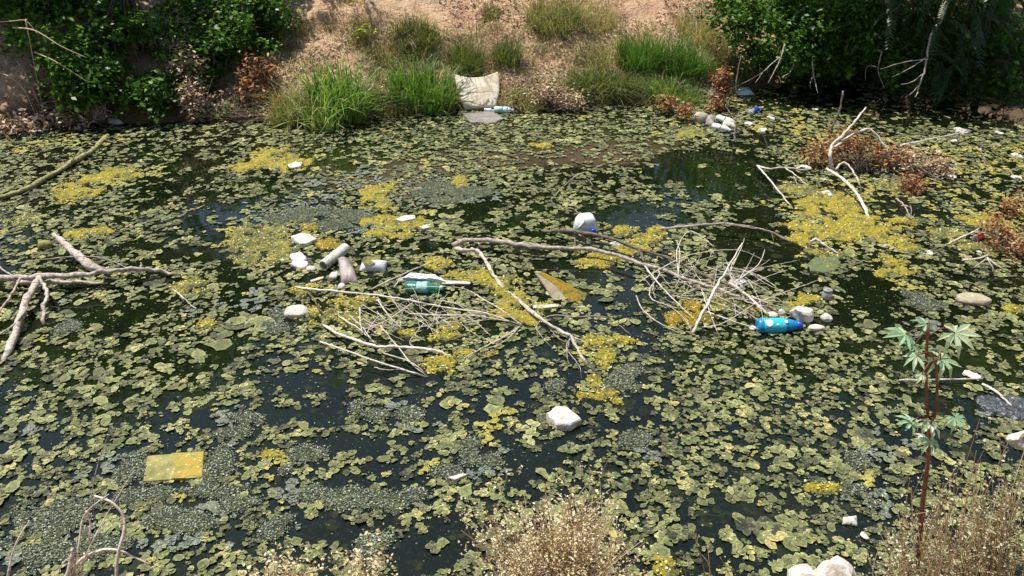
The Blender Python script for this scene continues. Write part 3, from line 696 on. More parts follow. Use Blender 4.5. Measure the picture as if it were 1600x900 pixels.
shrub('dark leafy shrub beside the bare bank, left of the reeds', -3.4, 10.7, [(340, 70, 10.0, .42, .35, .42), (385, 40, 10.2, .42, .4, .40), (325, 120, 9.7, .28, .25, .28), (420, 20, 10.5, .32, .35, .3), (370, 95, 9.9, .3, .25, .25), (310, 10, 10.3, .5, .4, .35), (345, 150, 9.5, .26, .18, .2), (375, 165, 9.45, .22, .15, .12), (330, 168, 9.4, .2, .15, .12)], 21000, .05)
shrub('leafy shrub filling the top left edge', -6.4, 10.6, [(10, 10, 10.2, .7, .5, .35), (60, -10, 10.3, .7, .5, .35), (130, 0, 10.4, .6, .5, .3)], 9000)
shrub('bright edged leafy shrub at the right end of the bare bank', 3.5, 11.9, [(1150, 20, 10.9, .36, .4, .30), (1195, 45, 10.6, .42, .4, .36), (1250, 70, 10.4, .42, .4, .36), (1180, 80, 10.5, .24, .25, .2), (1262, 95, 10.2, .25, .2, .18), (1235, 15, 10.8, .5, .4, .4), (1300, 40, 10.5, .5, .4, .45)], 22000)
shrub('dark shrub over the black water, right of centre', 4.9, 12.2, [(1330, 60, 10.6, .5, .45, .42), (1380, 40, 10.6, .5, .45, .45), (1350, 95, 10.4, .35, .3, .25), (1310, 100, 10.5, .3, .3, .25), (1400, 85, 10.5, .35, .3, .3)], 15000)
shrub('dark shrub filling the top right corner', 6.9, 11.9, [(1480, 100, 10.5, .5, .4, .32), (1545, 110, 10.4, .5, .4, .36), (1600, 90, 10.2, .6, .5, .5), (1530, 50, 10.7, .6, .5, .5), (1590, 150, 10.0, .5, .35, .3), (1450, 130, 10.4, .4, .25, .2), (1470, 30, 10.7, .6, .5, .5), (1560, 160, 10.3, .5, .3, .2), (1600, 175, 9.9, .5, .3, .2), (1500, 150, 10.6, .5, .3, .2), (1640, 120, 10.3, .6, .5, .6)], 30000)
shrub('low dark undergrowth along the black water at right', 4.2, 11.3, [(1200, 100, 10.9, .4, .3, .25), (1290, 105, 11.1, .5, .3, .3), (1370, 105, 11.2, .5, .3, .3), (1440, 100, 11.2, .5, .3, .35), (1230, 70, 11.4, .6, .4, .4), (1330, 60, 11.6, .7, .4, .5), (1420, 60, 11.6, .7, .4, .5)], 18000, .06)
# taller trees whose crowns are above the frame: seen in the water and in their shade
tree('overhanging_tree', 'tall leafy tree leaning over the left end of the pond', 'tree', (-6.6, 12.4, gz(-6.6, 12.4)), (-6.3, 11.8, 3.0), .16,
     [(-5.9, 11.0, 3.6, 1.2, .9, .6), (-4.9, 11.3, 3.5, .8, .7, .5), (-7.2, 10.8, 3.6, 1.3, 1.0, .8), (-6.0, 11.4, 4.7, 1.3, 1.1, .8), (-4.3, 11.8, 3.9, .8, .8, .5), (-3.6, 12.2, 4.0, .8, .8, .5), (-6.7, 10.1, 2.9, 1.0, .8, .4), (-5.7, 10.5, 3.0, 1.0, .7, .4), (-5.0, 10.4, 2.7, .6, .5, .3), (-7.6, 9.8, 3.0, 1.0, .8, .4)], 13000, .14, per=16, spread=.2)
tree('overhanging_tree', 'tall leafy tree leaning over the right end of the pond', 'tree', (5.9, 13.6, gz(5.9, 13.6)), (5.3, 12.9, 3.4), .18,
     [(4.3, 11.4, 3.3, .9, .8, .55), (5.2, 11.2, 3.3, 1.2, 1.0, .7), (4.3, 13.4, 3.8, .8, .9, .6), (4.2, 12.9, 3.6, 1.2, 1.2, .8), (5.9, 12.6, 4.2, 1.5, 1.3, .9), (6.5, 11.0, 3.5, 1.3, 1.1, .8), (4.6, 11.8, 4.5, 1.3, 1.2, .8), (7.6, 11.6, 3.8, 1.4, 1.2, .9), (6.4, 11.9, 3.4, 1.2, 1.0, .6), (3.5, 11.0, 2.8, .6, .5, .3), (4.2, 10.9, 2.8, .8, .6, .35), (5.0, 10.7, 2.8, .9, .6, .35)], 33000, .15, per=12, spread=.2)
for lab, x, y, h, w, n in (('tall tree behind the left part of the bank', -3.0, 18.5, 10.5, 2.3, 9000), ('tall tree far behind the left corner', -9.5, 17.5, 11, 3.2, 10000),
                           ('tall broad tree behind the middle of the bank', .2, 19, 9.4, 1.9, 8000), ('tall tree behind the right part of the bank', 6.8, 18.5, 11, 2.6, 9000),
                           ('tall tree far behind the right corner', 12.0, 18, 11.5, 3.0, 10000)):
    z = gz(x, y)
    tree('background_tree', lab, 'tree', (x, y, z), (x, y, h * .5), .22, [(x, y, h * .55, w, w * .8, h * .22), (x - w * .3, y, h * .78, w * .7, w * .7, h * .17), (x + w * .4, y, h * .7, w * .7, w * .7, h * .18), (x, y, h * .36, w * .9, w * .8, h * .12)],
         n, .24, per=8, spread=.3, group='tall trees on the bank top')
for lab, x, w, h in (('unseen hedge shrub added on the bank top above the sack to block reflected sky', -.6, 1.6, 1.0), ('unseen hedge shrub added right of the sack to block reflected sky', 2.0, 1.5, .7), ('unseen hedge shrub added near the right trees to block reflected sky', 4.4, 1.6, 1.2)):  # added hedge out of view, keeps low sky out of the water's reflection
    z = gz(x, 16.5); tree('sky_block_hedge', lab, 'shrub', (x, 16.5, z), (x, 16.5, z + .5), .06, [(x - .5, 16.5, z + h * .4, w * .6, .7, h * .5), (x + .5, 16.4, z + h * .42, w * .6, .7, h * .5), (x, 16.5, z + h * .75, w * .6, .6, .4)], 2600, .16, per=8, spread=.2)
# drooping pinnate branch of a young tree at the right
def pinnate(label, base, fronds, n=13, L=.42):
    root = empty('pinnate_sapling', base); tag(root, label, 'sapling')
    mb = MB(); V, Fq, T = [], [], []
    for (p0, d, ln) in fronds:
        p0 = np.array(p0); d = np.array(d, float); d /= np.linalg.norm(d)
        tube(mb, [np.array(base) * .2 + p0 * .8 + (0, .1, .05), p0, p0 + d * ln * .5 + (0, 0, .03), p0 + d * ln + (0, 0, -.12 * ln)], .006, .002, 4, .1, 4)
        side = np.cross(d, (0, 0, 1.0)); side /= np.linalg.norm(side) + 1e-9
        t0 = random.random()
        for i in range(n):
            f = i / (n - 1); c = p0 + d * ln * f + np.array((0, 0, .10 * ln * math.sin(f * 3.1) - .12 * ln * f * f))
            for s in (-1, 1):
                dd = side * s * .9 + d * .45 + np.array((0, 0, -.35 + random.uniform(-.15, .15))); dd /= np.linalg.norm(dd)
                l = ln * .24 * (1 - .5 * abs(f - .45)) * random.uniform(.85, 1.15); w = l * .17
                k = np.cross(dd, (0, -.5, 1)); k /= np.linalg.norm(k) + 1e-9
                m = len(V); V += [c, c + dd * l * .35 + k * w, c + dd * l, c + dd * l * .35 - k * w]; Fq.append((m, m + 1, m + 2, m + 3)); T += [min(1, t0 * .5 + random.random() * .5)] * 4
    tube(mb, [np.array(base) - (0, 0, .1), np.array(base) + (-.1, -.3, .9), np.array(base) + (-.2, -.7, 1.7)], .035, .015, 7, .1)
    mb.build('stem', M['trunk'], root)
    mesh_obj('fronds', V, Fq, M['leaf_cool'], root, False, attrs={'tint': np.array(T)})
fr = []
for i in range(75):
    px, py = random.uniform(1440, 1575), random.uniform(-40, 105)
    if py > 60 + (1520 - abs(px - 1510)) * .03: continue
    p = PY(px, py, random.uniform(9.7, 10.4)); fr.append((tuple(p), (random.uniform(-.5, .8), random.uniform(-.6, .1), random.uniform(-.75, -.05)), random.uniform(.26, .42)))
for i in range(30):
    px, py = random.uniform(1380, 1480), random.uniform(-30, 30)
    p = PY(px, py, random.uniform(9.9, 10.5)); fr.append((tuple(p), (random.uniform(-.7, .5), random.uniform(-.6, .1), random.uniform(-.7, .0)), random.uniform(.24, .36)))
pinnate('sapling with drooping feathery leaves hanging over the right end', (5.9, 11.1, gz(5.9, 11.1)), fr)

# ------------------------------------------------------------------ grasses
def blades(n, cx, cy, rx, ry, h, lean, width, mat_t=None, rg=rng, seg=4, out=.6, dirbias=(0, -.25)):
    """n tapering arching blades rooted in an ellipse; returns V, F, tint"""
    a = rg.uniform(0, 6.28, n); rr = np.sqrt(rg.random(n)); ox, oy = rr * np.cos(a), rr * np.sin(a)
    x = cx + ox * rx; y = cy + oy * ry; z = np.maximum(ground_z(x, y), -.08) - .01
    d = np.stack([ox * out + rg.normal(0, .5, n) + dirbias[0], oy * out + rg.normal(0, .5, n) + dirbias[1]], -1)
    hh = h * rg.uniform(.55, 1.15, n); ln = lean * rg.uniform(.3, 1.2, n)
    s = np.stack([-d[:, 1], d[:, 0]], -1); s /= np.linalg.norm(s, axis=1, keepdims=True) + 1e-9
    ang = rg.normal(0, .6, n); s = np.stack([s[:, 0] * np.cos(ang) - s[:, 1] * np.sin(ang), s[:, 0] * np.sin(ang) + s[:, 1] * np.cos(ang)], -1)
    V = np.zeros((n, 2 * seg + 1, 3))
    for k in range(seg + 1):
        t = k / seg; b = t * t
        px = x + d[:, 0] * hh * ln * b; py = y + d[:, 1] * hh * ln * b
        pz = z + hh * (t - ln * .48 * t ** 2.6); w = width * (1 - t) ** .7 * rg.uniform(.7, 1.2, n)
        if k < seg:
            V[:, 2 * k] = np.stack([px - s[:, 0] * w, py - s[:, 1] * w, pz], -1); V[:, 2 * k + 1] = np.stack([px + s[:, 0] * w, py + s[:, 1] * w, pz], -1)
        else: V[:, 2 * seg] = np.stack([px, py, pz], -1)
    T = []
    for k in range(seg - 1): T += [(2 * k, 2 * k + 1, 2 * k + 3), (2 * k, 2 * k + 3, 2 * k + 2)]
    T.append((2 * seg - 2, 2 * seg - 1, 2 * seg)); T = np.array(T)
    Fa = (T[None] + (np.arange(n) * (2 * seg + 1))[:, None, None]).reshape(-1, 3)
    return V.reshape(-1, 3), Fa, np.repeat(rg.random(n) if mat_t is None else np.clip(rg.normal(*mat_t, n), 0, 1), 2 * seg + 1)

def clump(name, label, px, py, rx, ry, h, n, lean=.8, width=.006, mat='grass', tm=(.5, .25), cat='grass', group='grass clumps on the far bank', **kw):
    c = on_bank(px, py); V, Fa, t = blades(int(n * 1.15), c.x, c.y, rx * 1.3, ry * 1.35, h * 1.05, lean * 1.35, width * 1.05, tm, **kw)
    tag(mesh_obj(name, V, Fa, M[mat], smooth=False, origin=(c.x, c.y, c.z), attrs={'tint': t}), label, cat, group)
G = [('reed_clump', 'tall bright green reed clump drooping into the water, left of the sack', 532, 180, .24, .13, .72, 380, .75, .0105, 'reed', (.62, .25)),
     ('reed_clump', 'dense green reed clump touching the sack', 660, 168, .30, .15, .62, 480, .6, .0085, 'reed', (.5, .25)),
     ('reed_clump', 'few long pale reed blades standing in the water', 505, 203, .16, .06, .74, 60, .75, .014, 'reed', (.88, .10)),
     ('grass_clump', 'yellowed grass clump left of the tall reeds', 455, 185, .18, .12, .38, 420, .8, .005, 'grass', (.8, .15)),
     ('grass_clump', 'grass clump in the water left of the reeds', 470, 195, .16, .07, .26, 300, 1.0, .005, 'grass', (.6, .2)),
     ('grass_clump', 'green grass tuft on the slope above the sack', 728, 105, .17, .14, .42, 420, .6, .005, 'grass', (.45, .2)),
     ('grass_clump', 'green grass tuft right of and above the sack', 792, 95, .14, .12, .36, 330, .6, .005, 'grass', (.45, .2)),
     ('grass_clump', 'dark grass tuft high on the slope above the reeds', 650, 62, .22, .14, .32, 420, .7, .005, 'grass', (.5, .25)),
     ('grass_clump', 'dry olive grass tuft high on the slope, top centre', 865, 40, .28, .18, .42, 520, .8, .005, 'grass', (.75, .2)),
     ('grass_clump', 'deep green grass clump at the right of the bank', 1000, 105, .22, .16, .48, 620, .6, .0055, 'reed', (.3, .2)),
     ('grass_clump', 'deep green grass clump near the right shrubs', 1065, 110, .24, .15, .46, 620, .6, .0055, 'reed', (.25, .2)),
     ('grass_clump', 'bright green reeds at the water, right of centre', 1050, 158, .26, .1, .36, 520, .8, .006, 'reed', (.6, .25)),
     ('grass_clump', 'drooping grey green grass clump over the water edge', 945, 140, .34, .14, .34, 720, 1.0, .0055, 'grass', (.5, .2)),
     ('grass_clump', 'olive grass clump beside the dry brown bank edge', 890, 158, .22, .1, .26, 380, .9, .005, 'grass', (.6, .2)),
     ('grass_clump', 'dry twiggy grass clump right of the sack', 815, 165, .17, .08, .26, 220, .9, .004, 'grass', (.9, .1)),
     ('grass_clump', 'olive grass clump between the two reed clumps', 605, 172, .2, .1, .3, 320, .9, .005, 'grass', (.6, .2)),
     ('grass_clump', 'yellow green grass patch left of the deep green clump', 945, 95, .3, .18, .24, 420, .9, .005, 'grass', (.75, .15)),
     ('grass_clump', 'shaded grass clump under the right shrubs', 1140, 130, .26, .14, .34, 420, .8, .005, 'grass', (.5, .3)),
     ('grass_clump', 'dry grass tuft at the top right of the slope', 1100, 55, .3, .2, .32, 420, .9, .004, 'grass', (.92, .1)),
     ('grass_clump', 'dry grass tuft on the slope left of the dry olive one', 920, 30, .3, .2, .3, 360, .9, .004, 'grass', (.92, .1)),
     ('grass_clump', 'grass tuft hanging from the soil ledge', 600, 95, .2, .1, .22, 200, 1.0, .004, 'grass', (.9, .1)),
     ('grass_clump', 'small green tuft at the top above the sack', 768, 30, .1, .08, .2, 120, .8, .005, 'grass', (.5, .2))]
for g in G: clump(*g[:12])
# long pale blades at the far left
mb = MB()
for p in ([(-20, 36, 9.2), (20, 33, 9.15), (41, 33, 9.1), (60, 55, 9.0)], [(20, 43, 9.1), (55, 48, 9.0), (95, 72, 8.9), (135, 90, 8.85)], [(55, 82, 9.0), (90, 98, 8.95), (140, 130, 8.9)],
          [(40, 30, 9.1), (45, 55, 9.05), (55, 110, 9.0), (70, 190, 8.95)], [(-20, 110, 9.1), (15, 120, 9.0), (40, 145, 8.95), (60, 192, 8.95)]):
    tube(mb, [PY(*q) for q in p], .009, .003, 4, .1)
o = mb.build('reed_stalks', M['straw'], origin=PY(70, 195, 8.95)); tag(o, 'bent pale reed stalks leaning across the far left corner', 'reed')

# dry fallen leaves and straw over the slope
def slope_points(n, rg=rng, pxr=(380, 1180), pyr=(-30, 172)):
    out = []
    px = rg.uniform(*pxr, n); py = rg.uniform(*pyr, n)
    y = np.zeros(n); x = np.zeros(n); hit = np.zeros(n, bool)
    for t in np.arange(8.5, 17, .03):
        d = np.stack([(px - 800) / FPX, CP + (450 - py) / FPX * SP, -SP + (450 - py) / FPX * CP], -1)
        qx, qy, qz = d[:, 0] * t, d[:, 1] * t, CAM_H + d[:, 2] * t
        g = ground_z(qx, qy); new = (~hit) & (qz <= g) & (g > 0)
        x[new], y[new] = qx[new], qy[new]; hit |= new
    return x[hit], y[hit]
x, y = slope_points(14000); x = np.concatenate([x, rng.uniform(-7, 6, 1500)]); y = np.concatenate([y, rng.uniform(9.6, 13, 1500)])
k = (fbm(x * 1.6, y * 1.6, 0, 3, 61) > .44) & (y > shore(x) + .02); x, y = x[k], y[k]
V, Fa, t = leaves(np.stack([x, y, ground_z(x, y) + .008], -1), .045, droop=0.0, narrow=.5)
tag(mesh_obj('leaf_litter', V, Fa, M['litter_leaf'], smooth=False, attrs={'tint': t}), 'dry fallen leaves scattered over the bare slope', 'leaf litter', kind='stuff')
x, y = slope_points(2800); k = (fbm(x * 1.2 + 9, y * 1.2, 0, 3, 62) > .42 + .22 * np.exp(-((x + 1.4) / 1.1) ** 2 - ((y - 11) / .7) ** 2) + .16 * np.exp(-((x - .2) / .9) ** 2 - ((y - 11.6) / .5) ** 2)) & (y > shore(x)); x, y = x[k], y[k]
x, y = np.repeat(x, 5), np.repeat(y, 5)
v, f, t = blades(len(x), x, y, .07, .07, .15, 1.7, .0042, (.7, .3), seg=3)
tag(mesh_obj('dry_grass', v, f, M['straw'], smooth=False, attrs={'tint': t}), 'thin dry straw coloured grass over the slope', 'dry grass', kind='stuff')

x, y = slope_points(1500, pxr=(440, 1180), pyr=(40, 172)); k = (fbm(x * 2 + 3, y * 2, 0, 3, 63) > .45) & (y > shore(x) - .05); x, y = np.repeat(x[k], 5), np.repeat(y[k], 5)
v, f, t = blades(len(x), x, y, .10, .08, .20, 1.5, .0046, (.55, .3), seg=3)
tag(mesh_obj('slope_grass', v, f, M['grass'], smooth=False, attrs={'tint': t}), 'thin olive and green grass mixed over the lower slope', 'grass', kind='stuff')
# brushwood and dead leaves
def brush(name, label, base, blobs, nleaf, lsize, mat, ntw, twmat='bark_dark', cat='dry brush', group=None, per=5, spread=.05, narrow=.4, tr=.004, down=.2):
    base = Vector(base); root = empty(name, base); tag(root, label, cat, group)
    mb = MB(); C = []
    for (x, y, z, a, b, c) in blobs:
        for _ in range(max(2, ntw // len(blobs))):
            e = np.array((x, y, z)) + rng.normal(0, .55, 3) * (a, b, c)
            s = np.array(base) + rng.normal(0, .06, 3) * (1, 1, .2); tube(mb, [s, (s + e) / 2 + rng.normal(0, .05, 3), e], tr, tr * .4, 4, .15, 3)
        m = max(1, nleaf // per // len(blobs)); d = rng.normal(0, 1, (m, 3)); d /= np.linalg.norm(d, axis=1, keepdims=True)
        S = np.array((x, y, z)) + d * rng.random((m, 1)) ** .4 * np.array((a, b, c)); C.append(np.repeat(S, per, 0) + rng.normal(0, spread, (m * per, 3)))
    C = np.concatenate(C); ok = C[:, 2] > np.where(C[:, 1] > 5, np.maximum(ground_z(C[:, 0], C[:, 1]), .004), -9); C = C[ok]
    V, Fa, t = leaves(C, lsize, droop=down, narrow=narrow)
    mb.build('twigs', M[twmat], root); mesh_obj('dead_leaves' if mat == 'rust' or mat == 'litter_leaf' else 'leaves', V, Fa, M[mat], root, False, attrs={'tint': t}); return root
brush('dry_brush', 'rusty brown dead brush left of the reeds', on_bank(405, 172), [blob(408, 110, 9.65, .18, .15, .22), blob(392, 140, 9.5, .16, .15, .22), blob(425, 160, 9.45, .2, .12, .16)], 1300, .06, 'rust', 90)
brush('dry_brush', 'dark twiggy dead brush at the water under the left shrubs', on_bank(365, 178), [blob(365, 160, 9.5, .25, .12, .16), blob(340, 178, 9.35, .25, .1, .07), blob(420, 180, 9.3, .2, .1, .08)], 1100, .05, 'litter_leaf', 110)
brush('dry_brush', 'curled tan dead leaves heaped under the left shrubs', on_bank(300, 180), [blob(300, 150, 9.35, .16, .15, .2), blob(290, 105, 9.6, .2, .15, .26), blob(312, 172, 9.3, .12, .1, .14)], 2600, .06, 'litter_leaf', 30)
brush('dry_brush', 'heap of dead leaves and twigs at the far left edge', on_bank(60, 185), [blob(60, 150, 9.3, .5, .2, .2), blob(30, 120, 9.6, .5, .2, .2), blob(100, 185, 9.1, .4, .15, .1), blob(20, 200, 8.8, .4, .15, .08)], 2600, .07, 'litter_leaf', 40)
brush('dry_brush', 'dry brown matted growth at the bank edge, right of the sack', on_bank(860, 165), [blob(860, 145, 9.75, .26, .12, .12), blob(890, 158, 9.7, .18, .1, .08)], 1600, .04, 'litter_leaf', 60)
brush('dry_fern', 'upright rusty orange dead plant by the washed up bottles', on_bank(1126, 172), [blob(1127, 135, 9.8, .035, .04, .16), blob(1122, 160, 9.7, .12, .08, .12), blob(1130, 120, 9.85, .02, .02, .08)], 900, .05, 'rust', 26)
brush('dry_fern', 'small rusty orange dead plant at the water edge', on_bank(1042, 168), [blob(1042, 160, 9.6, .09, .07, .06), blob(1070, 172, 9.3, .05, .05, .04)], 420, .05, 'rust', 12)
brush('dry_bush', 'rust coloured dead bush lying in the water at right', P(1340, 268), [blob(1345, 232, 7.75, .3, .2, .13), blob(1285, 240, 7.75, .2, .15, .09), blob(1320, 222, 7.85, .2, .15, .11), blob(1392, 245, 7.7, .16, .15, .10)], 1900, .045, 'rust', 80)
brush('dry_bush', 'sparse tan dead bush right of the rusty one', P(1430, 275), [blob(1432, 252, 7.6, .22, .15, .1), blob(1470, 262, 7.5, .15, .12, .06)], 900, .04, 'litter_leaf', 40)
brush('dry_tuft', 'small rusty tuft on a pale algae mat', P(1425, 296), [blob(1425, 288, 7.05, .1, .08, .05)], 420, .04, 'rust', 14)
brush('dry_bush', 'rusty dead bush at the right edge beside the red can', P(1580, 392), [blob(1575, 374, 5.75, .13, .10, .05), blob(1598, 386, 5.6, .12, .10, .05), blob(1555, 352, 5.9, .1, .1, .05)], 650, .036, 'rust', 50)
brush('dry_tuft', 'small rusty tuft at the right edge above the red can', P(1580, 335), [blob(1582, 322, 6.5, .06, .06, .06)], 240, .04, 'rust', 10)
brush('lime_weed', 'lime green leafy weed on the soil ledge', on_bank(566, 62), [blob(565, 48, 10.4, .06, .05, .05)], 90, .06, 'leaf_lime', 6, cat='weed')
brush('lime_weed', 'lime green leafy weed at the top edge of the slope', on_bank(556, 35), [blob(556, 8, 11.0, .12, .08, .09)], 160, .07, 'leaf_lime', 8, cat='weed')
brush('root_tangle', 'hanging pale roots under the left shrub', on_bank(155, 185), [blob(155, 172, 9.05, .14, .06, .08)], 30, .03, 'litter_leaf', 60, 'bark', tr=.005)

# bare hanging twigs at the right
def sticks(name, label, polys, mat, cat='branch', group=None, sides=5, part='twig', main=1, kink=.004, twig=None):
    """polys: list of (points, r0, r1); the first `main` are limbs, the rest twigs"""
    root = empty(name, polys[0][0][0]); tag(root, label, cat, group)
    for i, (pts, r0, r1) in enumerate(polys):
        mb = MB(); tube(mb, pts, r0, r1, 8 if i < main else sides, .20 if i < main else .13, 5, True, kink * (r0 / .014 + .3), i); mb.build('limb' if i < main else part, M[mat if i < main else twig or mat], root)
    return root
def W(pts): return [P(*p) for p in pts]
def WY(pts): return [PY(*p) for p in pts]
sticks('hanging_branch', 'bare pale branch hanging down to the black water at right', [
    (WY([(1490, -20, 9.9), (1470, 30, 9.85), (1455, 55, 9.8), (1448, 90, 9.7), (1442, 120, 9.6), (1430, 152, 9.4)]), .02, .006), (WY([(1446, 90, 9.7), (1425, 105, 9.6), (1395, 120, 9.5)]), .008, .003),
    (WY([(1443, 115, 9.6), (1425, 128, 9.5), (1408, 132, 9.4)]), .007, .003), (WY([(1440, 125, 9.6), (1428, 142, 9.5), (1415, 152, 9.4)]), .006, .003), (WY([(1448, 92, 9.7), (1410, 98, 9.6), (1375, 108, 9.5)]), .006, .002)], 'bark')
sticks('hanging_branch', 'forked bare twigs over the dark water left of the black pool', [
    (WY([(1228, 62, 10.2), (1222, 85, 10.1), (1212, 108, 10.0), (1200, 130, 9.9)]), .012, .004), (WY([(1226, 75, 10.2), (1240, 95, 10.1), (1235, 112, 10), (1222, 120, 9.9)]), .007, .003), (WY([(1220, 88, 10.1), (1195, 110, 10), (1180, 130, 9.9)]), .006, .003)], 'bark')
sticks('hanging_branch', 'thin crooked twig hanging beside the black pool', [(WY([(1270, 85, 10.1), (1270, 110, 10), (1274, 130, 9.9), (1278, 146, 9.8)]), .008, .003), (WY([(1272, 115, 10), (1266, 130, 9.9), (1267, 140, 9.85)]), .005, .002)], 'bark')
sticks('dead_twig', 'thin dead twig hanging in the right shrubs', [(WY([(1378, 80, 9.9), (1372, 110, 9.8), (1382, 138, 9.7)]), .006, .002), (WY([(1372, 105, 9.8), (1355, 104, 9.8), (1352, 125, 9.8)]), .004, .002)], 'bark')
sticks('bare_stem', 'slender bare stems at the water under the right grass', [(WY([(1152, 150, 9.7), (1150, 130, 9.75), (1158, 85, 9.9)]), .012, .006), (WY([(1128, 145, 9.7), (1165, 128, 9.8), (1200, 108, 9.9)]), .007, .004)], 'bark_dark')
for lab, pts in (('upright dry stalk at the water under the left shrubs', [(323, 190, 9.3), (323, 165, 9.35), (326, 140, 9.4)]), ('dry stalk leaning right under the left shrubs', [(368, 185, 9.4), (378, 165, 9.45), (392, 145, 9.5)]),
                 ('bent dry stalk in front of the brown brush', [(414, 195, 9.3), (414, 172, 9.35), (408, 158, 9.4)]), ('dark leaning stalk at the far left edge', [(60, 160, 9.1), (42, 120, 9.3), (25, 92, 9.5)]),
                 ('long bare stem rising through the left shrubs', [(312, 70, 9.9), (328, 45, 10), (348, 0, 10.2)])):
    sticks('dry_stalk', lab, [(WY(pts), .010, .005)], 'bark')

# ------------------------------------------------------------------ fallen branches in the water
sticks('fallen_branch', 'large grey fallen branch with bent legs at the left edge', [
    (W([(-40, 432, .10), (10, 434, .10), (60, 433, .11), (130, 430, .12), (170, 423, .13), (225, 421, .09), (250, 424, .05), (277, 431, .0)]), .026, .012),
    (W([(84, 367, .17), (100, 380, .14), (120, 398, .10), (145, 418, .05), (172, 428, -.02)]), .016, .042),
    (W([(62, 432, .11), (48, 458, .11), (30, 500, .07), (14, 545, .03), (3, 575, -.03)]), .026, .020),
    (W([(58, 434, .11), (70, 448, .10), (74, 462, .09), (68, 480, .06), (69, 515, -.03)]), .016, .013),
    (W([(20, 440, .03), (60, 442, .05), (110, 440, .05), (168, 444, .0)]), .024, .012),
    (W([(33, 433, .11), (18, 460, .10), (-8, 495, .08)]), .011, .007),
    (W([(40, 485, .10), (20, 508, .08), (-10, 528, .07)]), .008, .005),
    (W([(44, 462, .11), (42, 480, .09), (40, 492, .06)]), .010, .004),
    (W([(-5, 412, .04), (10, 425, .08), (28, 434, .10)]), .006, .005),
    (W([(218, 421, .10), (221, 414, .12), (220, 410, .13)]), .006, .003)], 'bark', main=3)
sticks('thin_twig', 'thin arching twig behind the large grey branch', [(W([(25, 412, .03), (70, 405, .09), (120, 401, .13), (160, 403, .12), (200, 419, .08)]), .004, .003)], 'bark')
sticks('slimy_stick', 'algae coated stick slanting up at the far left', [(W([(-10, 312, .01), (20, 303, .02), (60, 285, .03), (110, 255, .03), (145, 235, .02), (168, 212, .0)]), .020, .028), (W([(110, 255, .03), (116, 245, .12), (117, 238, .16)]), .006, .003),
                                                                     (W([(50, 278, .03), (40, 268, .08), (30, 265, .06)]), .004, .002)], 'moss_stick')
A = [(W([(708, 384, .03), (722, 377, .07), (750, 374, .09), (785, 378, .09), (840, 386, .09), (900, 388, .09), (940, 393, .08), (1000, 411, .07), (1060, 431, .06), (1130, 455, .06), (1170, 470, .03), (1205, 486, .0)]), .021, .009)]
def spray(n, x0, x1, y0, y1, ang, ln, hz, r, rs):
    out = []
    for _ in range(n):
        x, y = rs.uniform(x0, x1), rs.uniform(y0, y1); a = math.radians(rs.gauss(*ang)); l = rs.uniform(*ln); h = rs.uniform(0, hz); bend = rs.uniform(-.13, .13)
        p = [(x, y, rs.uniform(.0, .06))]
        for k in (1, 2, 3): p.append((x + l * k / 3 * math.cos(a + bend * k), y - l * k / 3 * math.sin(a + bend * k) * .8, p[0][2] + h * k / 3 * (1 if k < 3 else .75)))
        out.append((W(p), r * rs.uniform(.7, 1.2), r * .4))
    return out
rs = random.Random(3)
A += [(W([(1155, 452, .05), (1140, 425, .12), (1155, 395, .2), (1163, 372, .25)]), .005, .002), (W([(1000, 440, .04), (1060, 405, .12), (1110, 392, .18), (1160, 392, .16), (1196, 408, .08)]), .004, .002),
      (W([(1060, 432, .05), (1058, 390, .14), (1075, 362, .2), (1095, 368, .22), (1115, 385, .2)]), .004, .002), (W([(1005, 412, .06), (1018, 430, .08), (1040, 455, .08), (1065, 480, .05), (1088, 502, .0)]), .007, .003),
      (W([(1028, 420, .06), (1030, 430, .06), (1016, 450, .06), (1020, 468, .05), (1060, 482, .04)]), .004, .003), (W([(994, 462, .02), (1003, 482, .05), (1030, 505, .05), (1070, 525, .0)]), .004, .003),
      (W([(1150, 440, .06), (1185, 413, .12), (1195, 390, .17)]), .005, .002), (W([(1060, 430, .06), (1062, 395, .14), (1058, 378, .18)]), .004, .002), (W([(1105, 487, .05), (1140, 500, .05), (1190, 516, .02)]), .005, .003),
      (W([(1092, 512, .02), (1130, 505, .05), (1180, 475, .06), (1230, 455, .05), (1278, 438, .02)]), .004, .002), (W([(1110, 465, .06), (1160, 448, .1), (1210, 428, .1), (1230, 422, .08)]), .003, .002)]
A += spray(30, 1020, 1170, 415, 475, (110, 40), (30, 75), .18, .0028, rs) + spray(40, 1020, 1180, 415, 485, (-20, 28), (40, 90), .06, .0032, rs)
sticks('fallen_branch', 'long curved brown branch ending in a pile of pale twigs', A, 'bark', main=1, twig='bark_white')
sticks('fallen_branch', 'dark brown branch beside the white jug', [
    (W([(848, 361, .02), (875, 361, .07), (905, 363, .10), (950, 372, .11), (1000, 390, .09), (1040, 402, .07), (1100, 430, .07), (1150, 452, .05), (1225, 494, .0)]), .015, .010), (W([(998, 388, .09), (1003, 400, .08), (1006, 408, .08)]), .012, .008),
    (W([(872, 362, .07), (890, 368, .05), (920, 376, .04), (960, 383, .02)]), .005, .003), (W([(898, 370, .05), (899, 385, .03), (900, 400, -.01)]), .006, .004)], 'bark_dark')
sticks('bleached_stick', 'straight bleached stick propped up over the twig pile', [(W([(1079, 528, -.02), (1090, 505, .06), (1110, 466, .17), (1130, 430, .26), (1160, 380, .38)]), .014, .005), (W([(1125, 438, .24), (1140, 425, .26), (1152, 400, .30)]), .004, .002)], 'bark_white')
sticks('bleached_stick', 'bleached stick lying against the blue bottle', [(W([(1140, 442, .09), (1160, 455, .08), (1182, 475, .06), (1200, 491, .02)]), .010, .008), (W([(1165, 458, .08), (1185, 480, .05), (1195, 488, .03)]), .004, .003)], 'bark_white')
